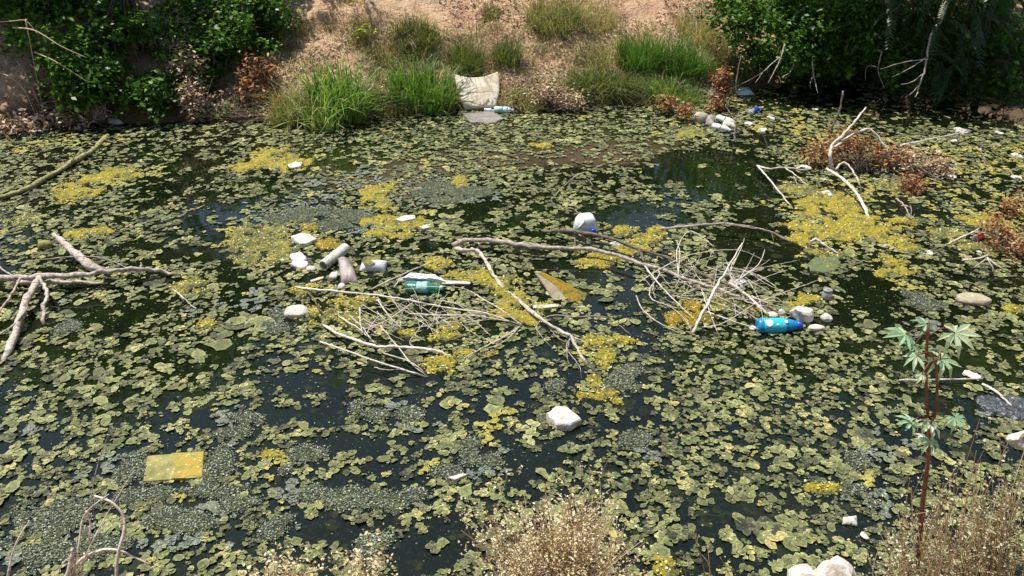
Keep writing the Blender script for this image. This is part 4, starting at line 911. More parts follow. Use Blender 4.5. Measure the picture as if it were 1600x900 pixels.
sticks('fallen_branch', 'forked grey branch with broken end running down the middle', [
    (W([(712, 389, .04), (726, 391, .07), (745, 392, .07), (755, 402, .06), (768, 425, .04), (785, 448, .01), (810, 470, .01), (840, 494, .05), (870, 514, .05), (892, 526, .05), (905, 550, .03), (922, 582, -.02)]), .018, .009),
    (W([(845, 498, .05), (870, 492, .09), (900, 495, .1), (945, 495, .08), (970, 510, .04), (990, 527, .0)]), .004, .002), (W([(893, 527, .05), (885, 540, .04), (890, 552, .04), (905, 572, .02), (909, 592, .0)]), .004, .002),
    (W([(845, 500, .05), (838, 512, .04), (850, 530, .03), (865, 545, .0)]), .004, .002), (W([(893, 526, .05), (915, 535, .05), (925, 547, .02)]), .004, .002), (W([(890, 528, .05), (886, 555, .03), (890, 572, .0)]), .003, .002), (W([(860, 516, .04), (875, 530, .03), (885, 535, .02)]), .003, .002)], 'bark', main=1)
rs = random.Random(8)
C_ = [(W([(460, 449, .01), (500, 453, .05), (545, 457, .07), (600, 463, .08), (650, 471, .08), (700, 481, .07), (760, 490, .05), (815, 509, .0)]), .008, .005),
      (W([(505, 508, .01), (530, 522, .05), (560, 533, .06), (590, 541, .06), (625, 542, .06), (670, 546, .05), (690, 551, .03), (708, 560, -.01)]), .009, .010),
      (W([(500, 534, .02), (540, 547, .05), (580, 562, .05), (620, 575, .04), (672, 591, -.01)]), .005, .006),
      (W([(530, 495, .03), (560, 513, .06), (585, 535, .06)]), .004, .005), (W([(545, 492, .1), (565, 510, .1), (580, 530, .07)]), .003, .004), (W([(562, 480, .15), (563, 505, .12), (566, 516, .1)]), .004, .003),
      (W([(595, 510, .1), (620, 540, .06), (645, 570, .03), (670, 590, .0)]), .004, .004), (W([(645, 473, .08), (605, 500, .1), (568, 515, .08)]), .004, .003), (W([(590, 468, .1), (605, 490, .12), (630, 515, .06)]), .006, .003),
      (W([(650, 545, .05), (640, 535, .08), (650, 520, .12), (662, 505, .15)]), .003, .002), (W([(600, 552, .04), (640, 565, .05), (665, 583, .01)]), .004, .003), (W([(585, 574, .02), (605, 578, .03), (625, 577, .02)]), .003, .002),
      (W([(815, 508, .01), (790, 525, .04), (760, 540, .05), (725, 560, .02)]), .004, .003), (W([(815, 508, .01), (785, 535, .04), (752, 547, .03)]), .003, .002), (W([(735, 455, .05), (760, 470, .08), (785, 485, .08), (815, 508, .02)]), .004, .004),
      (W([(640, 490, .06), (680, 492, .08), (740, 493, .08), (800, 503, .04)]), .004, .003), (W([(630, 452, .06), (680, 448, .1), (720, 450, .08), (745, 460, .06)]), .003, .002)]
C_ += spray(32, 560, 690, 470, 525, (70, 50), (25, 60), .16, .0022, rs) + spray(26, 560, 740, 465, 510, (-25, 24), (40, 90), .05, .0025, rs)
sticks('fallen_branch', 'tangle of thin pale twigs left of the forked branch', C_, 'bark_white', main=3)
sticks('thin_stick', 'thin straight stick above the twig tangle', [(W([(580, 452, .02), (625, 430, .06), (660, 415, .10), (692, 402, .13)]), .006, .003), (W([(630, 428, .06), (622, 440, .03), (615, 450, .01)]), .005, .003)], 'bark_white')
sticks('dark_twig', 'dark bent twig crossing the pale stone', [(W([(480, 455, .05), (492, 470, .06), (500, 485, .04), (512, 500, -.01)]), .005, .004)], 'bark_dark')
sticks('fallen_branch', 'slender branch arching over open water behind the twig pile', [(W([(1032, 358, .02), (1055, 355, .06), (1090, 352, .09), (1132, 349, .11), (1160, 354, .1), (1200, 361, .07), (1236, 379, -.01)]), .011, .005),
    (W([(1133, 350, .11), (1165, 352, .11), (1205, 362, .07), (1230, 374, .02)]), .005, .003), (W([(1130, 349, .11), (1134, 344, .14)]), .004, .002), (W([(1206, 365, .07), (1208, 372, .04), (1209, 377, .02)]), .003, .002)], 'bark')
sticks('bleached_stick', 'white hooked stick beside the green container', [(W([(1266, 386, .0), (1268, 377, .07), (1276, 374, .09), (1290, 384, .06), (1318, 402, -.01)]), .012, .008)], 'bark_white')
sticks('bleached_branch', 'bleached forked branch rising from the rusty bush', [
    (W([(1300, 265, .12), (1297, 245, .25), (1300, 228, .33), (1320, 208, .42), (1340, 185, .5), (1353, 168, .55)]), .020, .008),
    (W([(1292, 264, .14), (1305, 272, .14), (1320, 282, .12), (1340, 305, .08), (1352, 328, .04), (1362, 352, -.02)]), .014, .013),
    (W([(1306, 265, .14), (1314, 256, .18), (1324, 256, .19), (1334, 270, .14), (1342, 285, .09), (1346, 302, -.01)]), .010, .007),
    (W([(1305, 230, .33), (1325, 215, .36), (1345, 205, .38), (1360, 203, .38), (1375, 218, .30), (1388, 240, .18), (1393, 258, .05)]), .013, .010)], 'bark_white', main=4)
sticks('dark_stick', 'dark stick standing up behind the rusty bush', [(W([(1296, 215, .10), (1302, 195, .24), (1312, 170, .40), (1317, 142, .58)]), .014, .009)], 'bark_dark')
sticks('bleached_stick', 'white sticks crossing at the left of the rusty bush', [(W([(1183, 259, .06), (1200, 264, .08), (1225, 262, .08), (1262, 266, .04)]), .010, .006), (W([(1184, 260, .06), (1200, 278, .08), (1222, 305, .05), (1240, 327, -.01)]), .009, .006),
    (W([(1228, 263, .08), (1245, 275, .06), (1270, 298, -.01)]), .008, .004), (W([(1240, 275, .06), (1246, 288, .02)]), .003, .002)], 'bark_white', main=2)
sticks('bleached_stick', 'pale stick pointing right from the rusty bush', [(W([(1405, 228, .10), (1440, 220, .12), (1500, 208, .14)]), .012, .006), (W([(1400, 232, .09), (1430, 235, .08), (1448, 233, .08)]), .006, .004)], 'bark_white')
sticks('dark_stick', 'thin dark stick lying right of the rusty bush', [(W([(1418, 245, .12), (1450, 270, .07), (1490, 291, .0)]), .007, .005)], 'bark_dark')
sticks('dry_twig', 'small forked dry twig in open water at right', [(W([(1400, 310, .1), (1412, 320, .1), (1420, 335, .06), (1428, 350, -.01)]), .007, .005), (W([(1423, 338, .05), (1424, 328, .09), (1422, 320, .11)]), .004, .002), (W([(1424, 342, .04), (1430, 334, .07)]), .003, .002)], 'bark')
sticks('dry_twig', 'forked pale twig beside the red can', [(W([(1478, 383, .0), (1500, 372, .06), (1525, 360, .10), (1540, 344, .14)]), .009, .005), (W([(1522, 361, .1), (1545, 366, .08), (1565, 374, .05)]), .006, .004)], 'bark_white')
sticks('dry_twig', 'star shaped pale twig at right below the red can', [(W([(1503, 407, .03), (1528, 404, .08), (1545, 398, .12)]), .007, .006), (W([(1542, 402, .1), (1558, 415, .06), (1576, 424, .02)]), .008, .004), (W([(1540, 405, .09), (1530, 412, .05), (1520, 420, .0)]), .005, .003), (W([(1543, 404, .1), (1552, 420, .05), (1560, 430, .0)]), .004, .002), (W([(1545, 398, .12), (1540, 388, .16)]), .005, .003)], 'bark_white')
sticks('short_stick', 'short brown stick standing in the algae at right', [(W([(1531, 232, .14), (1536, 246, .06), (1540, 258, -.01)]), .012, .010)], 'bark')
sticks('thin_stalk', 'thin bent stalk in the leaves above the white jug', [(W([(855, 318, .0), (880, 292, .12), (905, 272, .2), (918, 280, .16), (928, 292, .1)]), .004, .003)], 'bark')
sticks('thin_stalk', 'thin looped twig left of the white jug', [(W([(866, 330, .02), (878, 324, .05), (895, 326, .06), (905, 334, .04)]), .003, .002)], 'bark')
sticks('thin_stalk', 'thin pale stalk in the leaves right of the grey branch', [(W([(270, 452, .06), (290, 468, .05), (310, 487, .0)]), .004, .003)], 'bark_white')
sticks('dry_twig', 'thin sticks poking up among the washed up bottles', [(W([(1117, 219, .0), (1125, 200, .16), (1134, 182, .3)]), .007, .005), (W([(1147, 223, .0), (1149, 205, .12), (1150, 190, .22)]), .012, .010), (W([(1150, 185, .24), (1165, 174, .3), (1172, 170, .32)]), .008, .004), (W([(1148, 188, .22), (1138, 172, .3), (1133, 165, .34)]), .005, .003)], 'bark')
sticks('thin_stalk', 'long thin stick lying by the black plastic film', [(W([(1405, 594, .02), (1470, 593, .03), (1535, 592, .02)]), .006, .005)], 'bark')
sticks('thin_stalk', 'slanting pale stick on the black plastic film', [(W([(1535, 600, .05), (1558, 613, .06), (1580, 634, .03)]), .007, .006)], 'bark_white')

# ------------------------------------------------------------------ litter
def lathe(prof, n=20, squash=1.0):
    V = [(r * math.cos(2 * math.pi * k / n), r * squash * math.sin(2 * math.pi * k / n), z) for r, z in prof for k in range(n)]
    F = [(i * n + k, i * n + (k + 1) % n, (i + 1) * n + (k + 1) % n, (i + 1) * n + k) for i in range(len(prof) - 1) for k in range(n)]
    return V, F + [tuple(range(n))[::-1], tuple(range((len(prof) - 1) * n, len(prof) * n))]
def placed(V, a, b, roll=0.0):
    """map local +z onto the direction a->b, origin at a"""
    a, b = Vector(a), Vector(b); q = (b - a).to_track_quat('Z', 'Y'); from mathutils import Quaternion
    q = q @ Quaternion((0, 0, 1), roll); return [a + q @ Vector(v) for v in V]
def dent(V, amt, s, seed):
    A = np.array(V); n = (fbm(A[:, 0] * s, A[:, 1] * s, A[:, 2] * s, 3, seed) - .5)[:, None]
    m = (fbm(A[:, 1] * s + 5, A[:, 2] * s, A[:, 0] * s, 3, seed) - .5)[:, None]; return A + np.concatenate([n, m, n * .5 + m * .5], 1) * amt
def bottle(name, label, pa, pb, r, prof, parts, cat='bottle', group=None, dents=.01, roll=0, squash=1.0):
    """prof: list of (radius share, length share); parts: (part name, from, to, material, grow)"""
    a, b = Vector(pa), Vector(pb); L = (b - a).length; root = empty(name, a); tag(root, label, cat, group)
    rad = lambda t: np.interp(t, [p[1] for p in prof], [p[0] for p in prof])
    for nm, t0, t1, mt, grow in parts:
        ts = np.linspace(t0, t1, max(3, int((t1 - t0) * 26))); pr = [(max(.0008, (rad(t) * r + grow)), t * L) for t in ts]
        V, F = lathe(pr, 18, squash); V = dent(placed(V, a, b, roll), dents * (0 if 'cap' in nm else 1), 9, 3)
        mesh_obj(nm, V, F, M[mt], root)
    return root
PET = [(.75, 0), (.95, .03), (1, .08), (.96, .3), (1, .45), (1, .62), (.8, .74), (.5, .86), (.34, .92), (.34, 1)]
DET = [(.85, 0), (1, .04), (1.02, .3), (1, .55), (.82, .75), (.55, .88), (.48, .9), (.46, .97), (.4, 1)]
o = bottle('detergent_bottle', 'bright blue plastic bottle floating on its side by white stones', P(1183, 509, .035), P(1253, 508, .035), .050, DET,
       [('body', 0, .9, 'blue', 0), ('label', .12, .62, 'blue_label', .0012), ('cap', .88, 1.0, 'blue_cap', .002)], dents=.0)
a, b = P(1183, 509, .035), P(1253, 508, .035)
def patch(a, b, r, t0, t1, th0, th1, grow, squash=1.0, n=8):
    L = (Vector(b) - Vector(a)).length
    V = [((r + grow) * math.cos(th0 + (th1 - th0) * i / n), (r + grow) * squash * math.sin(th0 + (th1 - th0) * i / n), L * (t0 + (t1 - t0) * j / n)) for i in range(n + 1) for j in range(n + 1)]
    F = [(i * (n + 1) + j, i * (n + 1) + j + 1, (i + 1) * (n + 1) + j + 1, (i + 1) * (n + 1) + j) for i in range(n) for j in range(n)]
    return placed(V, a, b), F
def round_patch(a, b, r, tc, thc, rad, grow, n=16):
    L = (Vector(b) - Vector(a)).length; V = [((r + grow) * math.cos(thc), (r + grow) * math.sin(thc), L * tc)]
    for k in range(n):
        t = 2 * math.pi * k / n; th = thc + rad * math.cos(t) / r; V.append(((r + grow) * math.cos(th), (r + grow) * math.sin(th), L * tc + rad * math.sin(t)))
    return placed(V, a, b), [(0, 1 + k, 1 + (k + 1) % n) for k in range(n)]
def upward(a, b):      # local angle about the bottle's axis that faces the sky and the camera
    a, b = Vector(a), Vector(b); q = (b - a).to_track_quat('Z', 'Y'); d = q.inverted() @ Vector((0, -.5, .85)); return math.atan2(d.y, d.x)
th = upward(a, b)
for tc, dth, rad in ((.22, .1, .026), (.60, .0, .011), (.40, .35, .008)):
    V, F = round_patch(a, b, .052, tc, th + dth, rad, .0022); mesh_obj('label_print', np.array([tuple(v) for v in V]) - np.array(o.location), F, M['label_white'], None, False).parent = [c for c in o.children if c.name.startswith('label')][0]
bottle('green_bottle', 'crushed green plastic bottle with a teal label in the twigs', P(636, 447, .03), P(692, 450, .03), .044, PET, [('body', 0, .93, 'green_glass', 0), ('label', .28, .58, 'teal', .001), ('cap', .92, 1.0, 'teal', .004)], dents=.05)
bottle('plastic_bottle', 'pale cyan plastic bottle at the water edge by the sack', P(773, 171, .03), P(803, 172, .04), .042, PET, [('body', 0, .93, 'cyan_bottle', 0), ('label', .25, .45, 'teal', .001), ('cap', .92, 1, 'white_plastic', .003)], dents=.02)
bottle('plastic_bottle', 'small pale blue bottle half sunk below the sack', P(757, 172, .01), P(772, 173, .01), .03, PET, [('body', 0, .93, 'cyan_bottle', 0), ('cap', .92, 1, 'white_plastic', .003)], dents=.02)
bottle('plastic_bottle', 'grey clear bottle lying under the left shrubs', P(172, 189, .03), P(192, 192, .03), .038, PET, [('body', 0, .93, 'clear', 0), ('cap', .92, 1, 'tin', .003)], dents=.02)
bottle('plastic_bottle', 'crushed clear bottle right of the washed up litter', P(1170, 176, .03), P(1192, 168, .04), .035, PET, [('body', 0, .93, 'clear', 0), ('label', .3, .6, 'blue_cap', .001), ('cap', .92, 1, 'white_plastic', .003)], dents=.03)
bottle('plastic_bottle', 'long white bottle pointing at the camera in the washed up litter', P(1114, 196, .03), P(1142, 204, .02), .036, PET, [('body', 0, .93, 'white_plastic', 0), ('cap', .92, 1, 'white_plastic', .003)], dents=.02)
bottle('plastic_bottle', 'pale green clear bottle in the middle of the washed up litter', P(1121, 184, .05), P(1148, 191, .05), .04, PET, [('body', 0, .93, 'cyan_bottle', 0), ('cap', .92, 1, 'white_plastic', .003)], dents=.03)
bottle('tin_can', 'red can lying beside the rusty bush at the right edge', P(1522, 373, .025), P(1536, 369, .025), .026, [(.85, 0), (1, .06), (1, .94), (.85, 1)], [('body', .08, .92, 'red', .0), ('rim', 0, .08, 'tin', 0), ('base', .92, 1, 'tin', 0)], 'can', dents=.006)
# glass jar standing in the water
root = empty('glass_jar', P(1291, 465)); tag(root, 'small clear jar standing in the water above the white stones', 'jar')
V, F = lathe([(.030, -.03), (.034, .0), (.036, .02), (.036, .045), (.030, .055), (.031, .062)], 18); V2, F2 = lathe([(.033, .062), (.033, .072), (.02, .074)], 18)
c = P(1291, 466); mesh_obj('body', [Vector(v) + c for v in V], F, M['clear'], root); mesh_obj('lid', [Vector(v) + c for v in V2], F2, M['tin'], root)

# white jug
def jug():
    c = P(914, 360, .0); root = empty('plastic_jug', c); tag(root, 'white plastic jug with a blue cap behind the branch', 'jug')
    n = 24; V, F = [], []
    for j, (z, s) in enumerate(((-.03, .80), (-.02, .96), (.01, 1.02), (.05, 1.0), (.08, .95), (.105, .86), (.128, .66), (.138, .38))):
        for k in range(n):
            t = 2 * math.pi * k / n; q = (abs(math.cos(t)) ** 3.2 + abs(math.sin(t)) ** 3.2) ** (-1 / 3.2); V.append((.093 * s * q * math.cos(t), .085 * s * q * math.sin(t), z))
    F = [(i * n + k, i * n + (k + 1) % n, (i + 1) * n + (k + 1) % n, (i + 1) * n + k) for i in range(7) for k in range(n)] + [tuple(range(7 * n, 8 * n)), tuple(range(n))[::-1]]
    V = dent([Vector(v) + c for v in V], .05, 11, 4); mesh_obj('body', V, F, M['white_plastic'], root)
    a = c + Vector((.055, -.078, .035)); V, F = lathe([(.018, 0), (.018, .022), (.024, .022), (.024, .042), (.02, .045)], 16)
    mesh_obj('cap', placed(V, a, a + Vector((.15, -1, .1))), F, M['blue_cap'], root)
    mb = MB(); tube(mb, [c + Vector((-.05, -.07, .05)), c + Vector((-.055, -.10, .075)), c + Vector((-.03, -.095, .11)), c + Vector((-.02, -.055, .125))], .011, .011, 8, .05); mb.build('handle', M['white_plastic'], root)
jug()

# white tube, hollow
def pipe():
    a, b = P(505, 415, .035), P(541, 387, .05); L = (b - a).length; root = empty('plastic_tube', a); tag(root, 'short white hollow tube lying among the litter', 'tube')
    V, F = lathe([(.036, .0), (.041, .004), (.041, L - .004), (.036, L)], 20); F = F[:-2]
    mesh_obj('wall', placed(V, a, b), F, M['white'], root)
    V, F = lathe([(.036, .0), (.031, .003), (.031, L - .003), (.036, L)], 20); mesh_obj('bore', placed([v for v in V], a, b), [f[::-1] for f in F[:-2]], M['pipe_inner'], root)
    V, F = lathe([(.031, .03), (.031, .034)], 20); mesh_obj('plug', placed(V, a, b), F, M['pipe_inner'], root)
pipe()

def slab(name, label, pts, th, mat, cat, z=.004, seed=0, rough=.006, tilt=(0, 0), group=None, hump=0.0, sub=5):
    """irregular slab from its outline on the water, rounded rim, uneven top"""
    C = [np.array(P(*p)) for p in pts]; c = sum(C) / len(C); out = []
    for i in range(len(C)):
        for k in range(sub): out.append(C[i] + (C[(i + 1) % len(C)] - C[i]) * k / sub)
    n = len(out); rg = random.Random(seed + 1); V = []; rings = ((.97, z - .01), (1.0, z + th * .25), (.99, z + th * .8), (.93, z + th), (.62, z + th + hump * .6), (.3, z + th + hump))
    for s, h in rings:
        for p in out:
            q = c + (p - c) * s; V.append((q[0], q[1], h + tilt[0] * (q[0] - c[0]) + tilt[1] * (q[1] - c[1])))
    V.append((c[0], c[1], z + th + hump)); F = [(i * n + k, i * n + (k + 1) % n, (i + 1) * n + (k + 1) % n, (i + 1) * n + k) for i in range(len(rings) - 1) for k in range(n)]
    m = (len(rings) - 1) * n; F += [(m + k, m + (k + 1) % n, len(V) - 1) for k in range(n)] + [tuple(range(n))[::-1]]
    V = dent(V, rough * 2, 25, seed); o = mesh_obj(name, V, F, M[mat], origin=(c[0], c[1], 0), smooth=False)
    return tag(o, label, cat, group)
slab('foam_sheet', 'white foam slab left of the white tube', [(455, 376), (468, 371), (484, 372), (496, 379), (480, 386), (469, 387)], .028, 'white', 'foam', .012, 2)
slab('foam_block', 'square white foam block alone among the leaves, below the middle', [(853, 656), (868, 645), (885, 645), (908, 664), (892, 674), (870, 674)], .045, 'white', 'foam', .004, 3)
slab('foam_scrap', 'white foam scrap lying on the grey scum below the yellow strip', [(617, 348), (630, 342), (648, 341), (650, 346), (632, 350)], .016, 'white', 'foam', .016, 4)
slab('foam_scrap', 'small pale scrap at the right end of the yellow mat', [(655, 358), (668, 354), (672, 358), (662, 361)], .014, 'white', 'foam', .010, 5)
slab('foam_scrap', 'small white scrap at the tip of the big left algae mat', [(450, 262), (462, 257), (474, 258), (470, 264), (455, 267)], .014, 'white', 'foam', .018, 6)
slab('yellow_board', 'flat rectangular yellow board floating at the lower left', [(224, 755), (231, 715), (320, 708), (318, 749)], .011, 'board', 'board', .004, 7, .005)
bo = bpy.data.objects['yellow_board']
cr = slab('algae_crust', None, [(268, 752), (276, 733), (270, 712), (319, 709), (317, 748), (300, 746), (288, 751)], .003, 'board_ochre', None, .0155, 19, .002); cr.location -= bo.location; cr.parent = bo; cr['label'] = 'orange yellow algae crust on the right half of the board'
slab('algae_plank', 'brown plank with an ochre algae crust slanting into the water', [(838, 437), (850, 436), (918, 462), (905, 474), (874, 479)], .016, 'wood_plank', 'plank', .004, 8, .006, (0, .16))
pk = bpy.data.objects['algae_plank']; cr = slab('algae_crust', None, [(840, 437), (850, 436), (918, 462), (905, 473), (888, 470), (868, 452)], .012, 'ochre', None, .018, 18, .012, (0, .16)); cr.location -= pk.location; cr.parent = pk; cr['label'] = 'yellow orange algae crust on the plank'
slab('mud_flat_debris', 'flat grey mud coloured slab in the water in front of the sack', [(722, 178), (768, 174), (788, 186), (770, 193), (735, 192)], .012, 'grey_tarp', 'slab', .0, 9)
slab('wood_splinter', 'white wood splinter in the scum near the bottom pool', [(698, 750), (722, 744), (732, 745), (712, 753)], .016, 'white', 'wood', .004, 10)
slab('pale_batten', 'pale batten lying right of the green bottle', [(693, 441), (736, 444), (735, 447), (690, 447)], .014, 'bark_white', 'batten', .006, 11)
slab('pale_batten', 'short pale batten below the pale round stone', [(485, 441), (506, 435), (506, 438), (487, 444)], .014, 'bark_white', 'batten', .006, 12)
slab('pale_batten', 'pale crusted batten beside the ochre plank', [(832, 481), (850, 480), (873, 479), (872, 483), (834, 485)], .016, 'stone', 'batten', .006, 13)
slab('green_box', 'slimy green plastic box half sunk below the wide algae mat', [(1266, 426), (1264, 412), (1272, 403), (1290, 405), (1306, 401), (1314, 413), (1303, 424), (1285, 428)], .02, 'clear_green', 'box', -.008, 14, .012)
slab('plastic_wrap', 'white clear plastic wrap around the green bottle', [(628, 440), (640, 432), (680, 434), (697, 446), (680, 442), (650, 440)], .03, 'white_plastic', 'wrap', .004, 15, .012)
slab('pale_batten', 'pale batten left of the green bottle', [(622, 438), (640, 434), (640, 440), (624, 445)], .016, 'bark_white', 'batten', .004, 16)

def rock(name, label, px, py, w, d, h, mat, cat='stone', seed=0, group=None, sink=.25, rough=.5, rot=0, sharp=False):
    import bmesh
    bm = bmesh.new(); bmesh.ops.create_icosphere(bm, subdivisions=3, radius=1); V = np.array([v.co for v in bm.verts]); Fc = [tuple(v.index for v in f.verts) for f in bm.faces]; bm.free()
    n = fbm(V[:, 0] * 1.1 + seed * 3.1, V[:, 1] * 1.1, V[:, 2] * 1.1, 4, seed)
    if sharp:
        rg = np.random.default_rng(seed)
        for _ in range(9):
            k = rg.normal(0, 1, 3); k /= np.linalg.norm(k); dd = V @ k; lim = rg.uniform(.55, .8); V = V - np.clip(dd - lim, 0, None)[:, None] * k
    V = V * (1 + (n[:, None] - .5) * rough * 1.3); k = mpp(py) if isinstance(px, (int, float)) and py < 900 else mpp(880)
    V = V * np.array((w / 2, d / 2, h / 2)); cr, sr = math.cos(rot), math.sin(rot); V = np.stack([V[:, 0] * cr - V[:, 1] * sr, V[:, 0] * sr + V[:, 1] * cr, V[:, 2]], -1)
    c = P(px, py); base = max(gz(c.x, c.y), 0.0); c.z = base
    V[:, 2] += h / 2 - sink * h
    V += np.array(c); o = mesh_obj(name, V, Fc, M[mat], origin=c, smooth=not sharp); return tag(o, label, cat, group)
def wpx(px, py): return px * mpp(py)
rock('white_stone', 'large round white stone behind the cap of the blue bottle', 1252, 500, .17, .15, .15, 'stone_white', seed=1, rough=.45, sharp=True)
rock('white_stone', 'white stone right of the blue bottle group', 1291, 500, .08, .07, .06, 'stone_white', seed=2)
rock('white_stone', 'small white stone at the left end of the blue bottle', 1176, 515, .055, .045, .035, 'stone_white', seed=3)
rock('white_stone', 'small white stone between blue bottle and large stone', 1221, 492, .05, .05, .06, 'stone_white', seed=4)
rock('white_stone', 'flat white stone behind the blue bottle', 1207, 494, .08, .06, .04, 'stone', seed=5)
rock('algae_stone', 'pale algae stained stone in front of the large white stone', 1275, 515, .12, .07, .05, 'stone', seed=6)
rock('tan_stone', 'long tan stone alone at the right', 1521, 472, .24, .12, .08, 'tan_stone', seed=7, rot=-.2)
rock('pale_stone', 'pale stone in the yellow algae left of the twigs', 465, 490, .18, .16, .07, 'stone', seed=8)
rock('pale_stone', 'small rounded pale stone left of the tube mouth', 486, 422, .08, .07, .045, 'stone', seed=9)
rock('pale_stone', 'small white stone below the grey bag', 522, 434, .07, .08, .06, 'stone_white', seed=10)
rock('pale_stone', 'tiny white stone on the thin stick', 534, 450, .06, .06, .05, 'stone_white', seed=11)
rock('pale_stone', 'yellow topped pale stone above the grey branch', 72, 387, .12, .10, .09, 'board', seed=12)
rock('plastic_bag', 'crumpled pinkish bag under the white foam slab', 466, 408, .13, .12, .08, 'white_pink', 'bag', 13, rot=-.5, rough=1.0)
rock('plastic_bag', 'smaller pale pink bag end left of the tube', 468, 416, .15, .10, .06, 'white_pink', 'bag', 14, rot=-.5, rough=1.0)
rock('brown_ball', 'brown clay coloured lump in the washed up litter', 1095, 190, .19, .18, .15, 'tan_stone', 'lump', 15)
big = [(1240, 905), (1300, 912)]
bx = PY(1305, 930, 2.28); bx2 = PY(1262, 930, 2.3)
def bank_rock(name, label, px, py, Yv, w, d, h, mat, seed):
    p = PY(px, py, Yv); q = to_px(p.x, p.y, 0)
    o = rock(name, label, q[0], q[1], w, d, h, mat, seed=seed, rough=.42, sink=.1, sharp=True)
    o.location.z = p.z - h * .9
bank_rock('white_rock', 'large angular white rock at the bottom edge', 1307, 878, 2.30, .20, .18, .20, 'stone_white', 21)
bank_rock('white_rock', 'smaller white rock left of the large one at the bottom edge', 1262, 886, 2.33, .14, .12, .16, 'stone_white', 22)
bank_rock('white_rock', 'white rock at the right edge beside the dry bush', 1598, 672, 2.9, .10, .1, .12, 'stone_white', 23)
def small_white(i, px, py, w, lab, mat='white', h=None, cat='litter'):
    k = mpp(py) * w; rock('plastic_scrap', lab, px, py, k, k * .8, h or k * .4, 'scrap', cat, 100 + i, sink=.3, rough=1.1, sharp=True, rot=i)
for i, s in enumerate([
    (1257, 263, 24, 'white scrap at the left foot of the rusty bush'), (1382, 268, 22, 'white scrap under the right end of the rusty bush'), (1290, 304, 22, 'pale scrap under the bleached branch'),
    (1287, 281, 10, 'small white scrap under the forked branch'), (1486, 277, 20, 'blue white scrap right of the tan dead bush'), (1586, 278, 18, 'white upright scrap at the right edge'),
    (1205, 185, 14, 'white scrap at the left of the shaded algae'), (1192, 205, 18, 'flat white scrap beside the washed up litter'), (1168, 195, 16, 'white scrap right of the washed up bottles'),
    (1500, 208, 30, 'pale scrap in the algae at the upper right'), (1490, 222, 14, 'small pale scrap below the pale stick'), (1590, 245, 18, 'pale scrap at the upper right edge'),
    (1515, 587, 24, 'white scrap behind the castor leaves'), (1437, 682, 16, 'white scrap beside the low castor leaf'), (1322, 813, 14, 'white scrap left of the castor base'), (1351, 838, 16, 'bright white scrap near the castor base'),
    (1418, 885, 14, 'white scrap at the foot of the castor plant'), (965, 382, 22, 'white scrap between the two branches'), (1155, 442, 26, 'white paper scrap in the twig pile'), (978, 388, 14, 'small white scrap under the jug branch'),
    (1452, 396, 14, 'small white scrap right of the algae strip'), (907, 93, 10, 'small white scrap on the grassy slope'), (76, 191, 16, 'pale scrap at the far left waterline'), (1275, 172, 10, 'tiny white scrap in the shaded water'),
    (1560, 210, 16, 'pale scrap in the shade at right'), (1530, 395, 10, 'tiny pale scrap in front of the red can'), (1332, 365, 12, 'pale scrap on the wide algae mat')]):
    if s[0] == 907: continue
    small_white(i, s[0], s[1], s[2], s[3])
p = on_bank(907, 96); o = rock('plastic_scrap', 'small white scrap on the grassy slope', 907, 300, .07, .06, .06, 'white', 'litter', 130); o.location = p

def sheet(name, label, corners, mat, cat, n=14, bulge=.04, wr=.03, seed=0, thick=.004, scale=7, group=None):
    """crumpled sheet of cloth or film between four corners"""
    A_, B_, C2, D_ = [np.array(c, float) for c in corners]; V = []
    nrm = np.cross(B_ - A_, D_ - A_); nrm /= np.linalg.norm(nrm)
    for j in range(n + 1):
        for i in range(n + 1):
            u, v = i / n, j / n; p = (A_ * (1 - u) + B_ * u) * (1 - v) + (D_ * (1 - u) + C2 * u) * v
            w = float(fbm(p[0] * scale, p[1] * scale, p[2] * scale, 4, seed)) - .5
            e = math.sin(math.pi * u) ** .5 * math.sin(math.pi * v) ** .5
            V.append(p + nrm * (bulge * e + wr * 2 * w))
    F = [(j * (n + 1) + i, j * (n + 1) + i + 1, (j + 1) * (n + 1) + i + 1, (j + 1) * (n + 1) + i) for j in range(n) for i in range(n)]
    m = len(V); V2 = V + [p - nrm * thick for p in V]; F2 = F + [tuple(k + m for k in f[::-1]) for f in F]
    rim = [i for i in range(n + 1)] + [j * (n + 1) + n for j in range(1, n + 1)] + [n * (n + 1) + i for i in range(n - 1, -1, -1)] + [j * (n + 1) for j in range(n - 1, 0, -1)]
    F2 += [(rim[k], rim[k] + m, rim[(k + 1) % len(rim)] + m, rim[(k + 1) % len(rim)]) for k in range(len(rim))]
    o = mesh_obj(name, V2, F2, M[mat], origin=A_); return tag(o, label, cat, group)
sy = P(745, 172).y
def sack():
    A_, B_, C2, D_ = PY(726, 168, sy - .05), PY(774, 166, sy - .03), PY(778, 112, sy + .30), PY(710, 117, sy + .30)
    n = 20; o = sheet('woven_sack', 'dirty cream woven sack propped against the bank between reeds', (A_, B_, C2, D_), 'sackcloth', 'sack', n, -.0, .035, 4, .09, 5)
    me = o.data; nv = (n + 1) ** 2
    for k, v in enumerate(me.vertices):
        i, j = (k % nv) % (n + 1) / n, ((k % nv) // (n + 1)) / n
        v.co.z -= .06 * math.sin(math.pi * i) * j ** 3
        v.co.x += (.05 * math.sin(math.pi * j)) * (i - .35)
sack()
sheet('plastic_bag', 'grey brown crumpled bag below the white tube', (P(533, 442, .01), P(560, 441, .01), P(548, 404, .03), P(528, 402, .06)), 'grey_bag', 'bag', 14, .06, .035, 9, .02, 9)
sheet('plastic_pot', 'broken white tub with a green stained side right of the grey bag', (P(560, 424, .0), P(602, 424, .0), P(605, 408, .05), P(566, 408, .04)), 'white_plastic', 'tub', 12, .05, .008, 10, .012, 7)
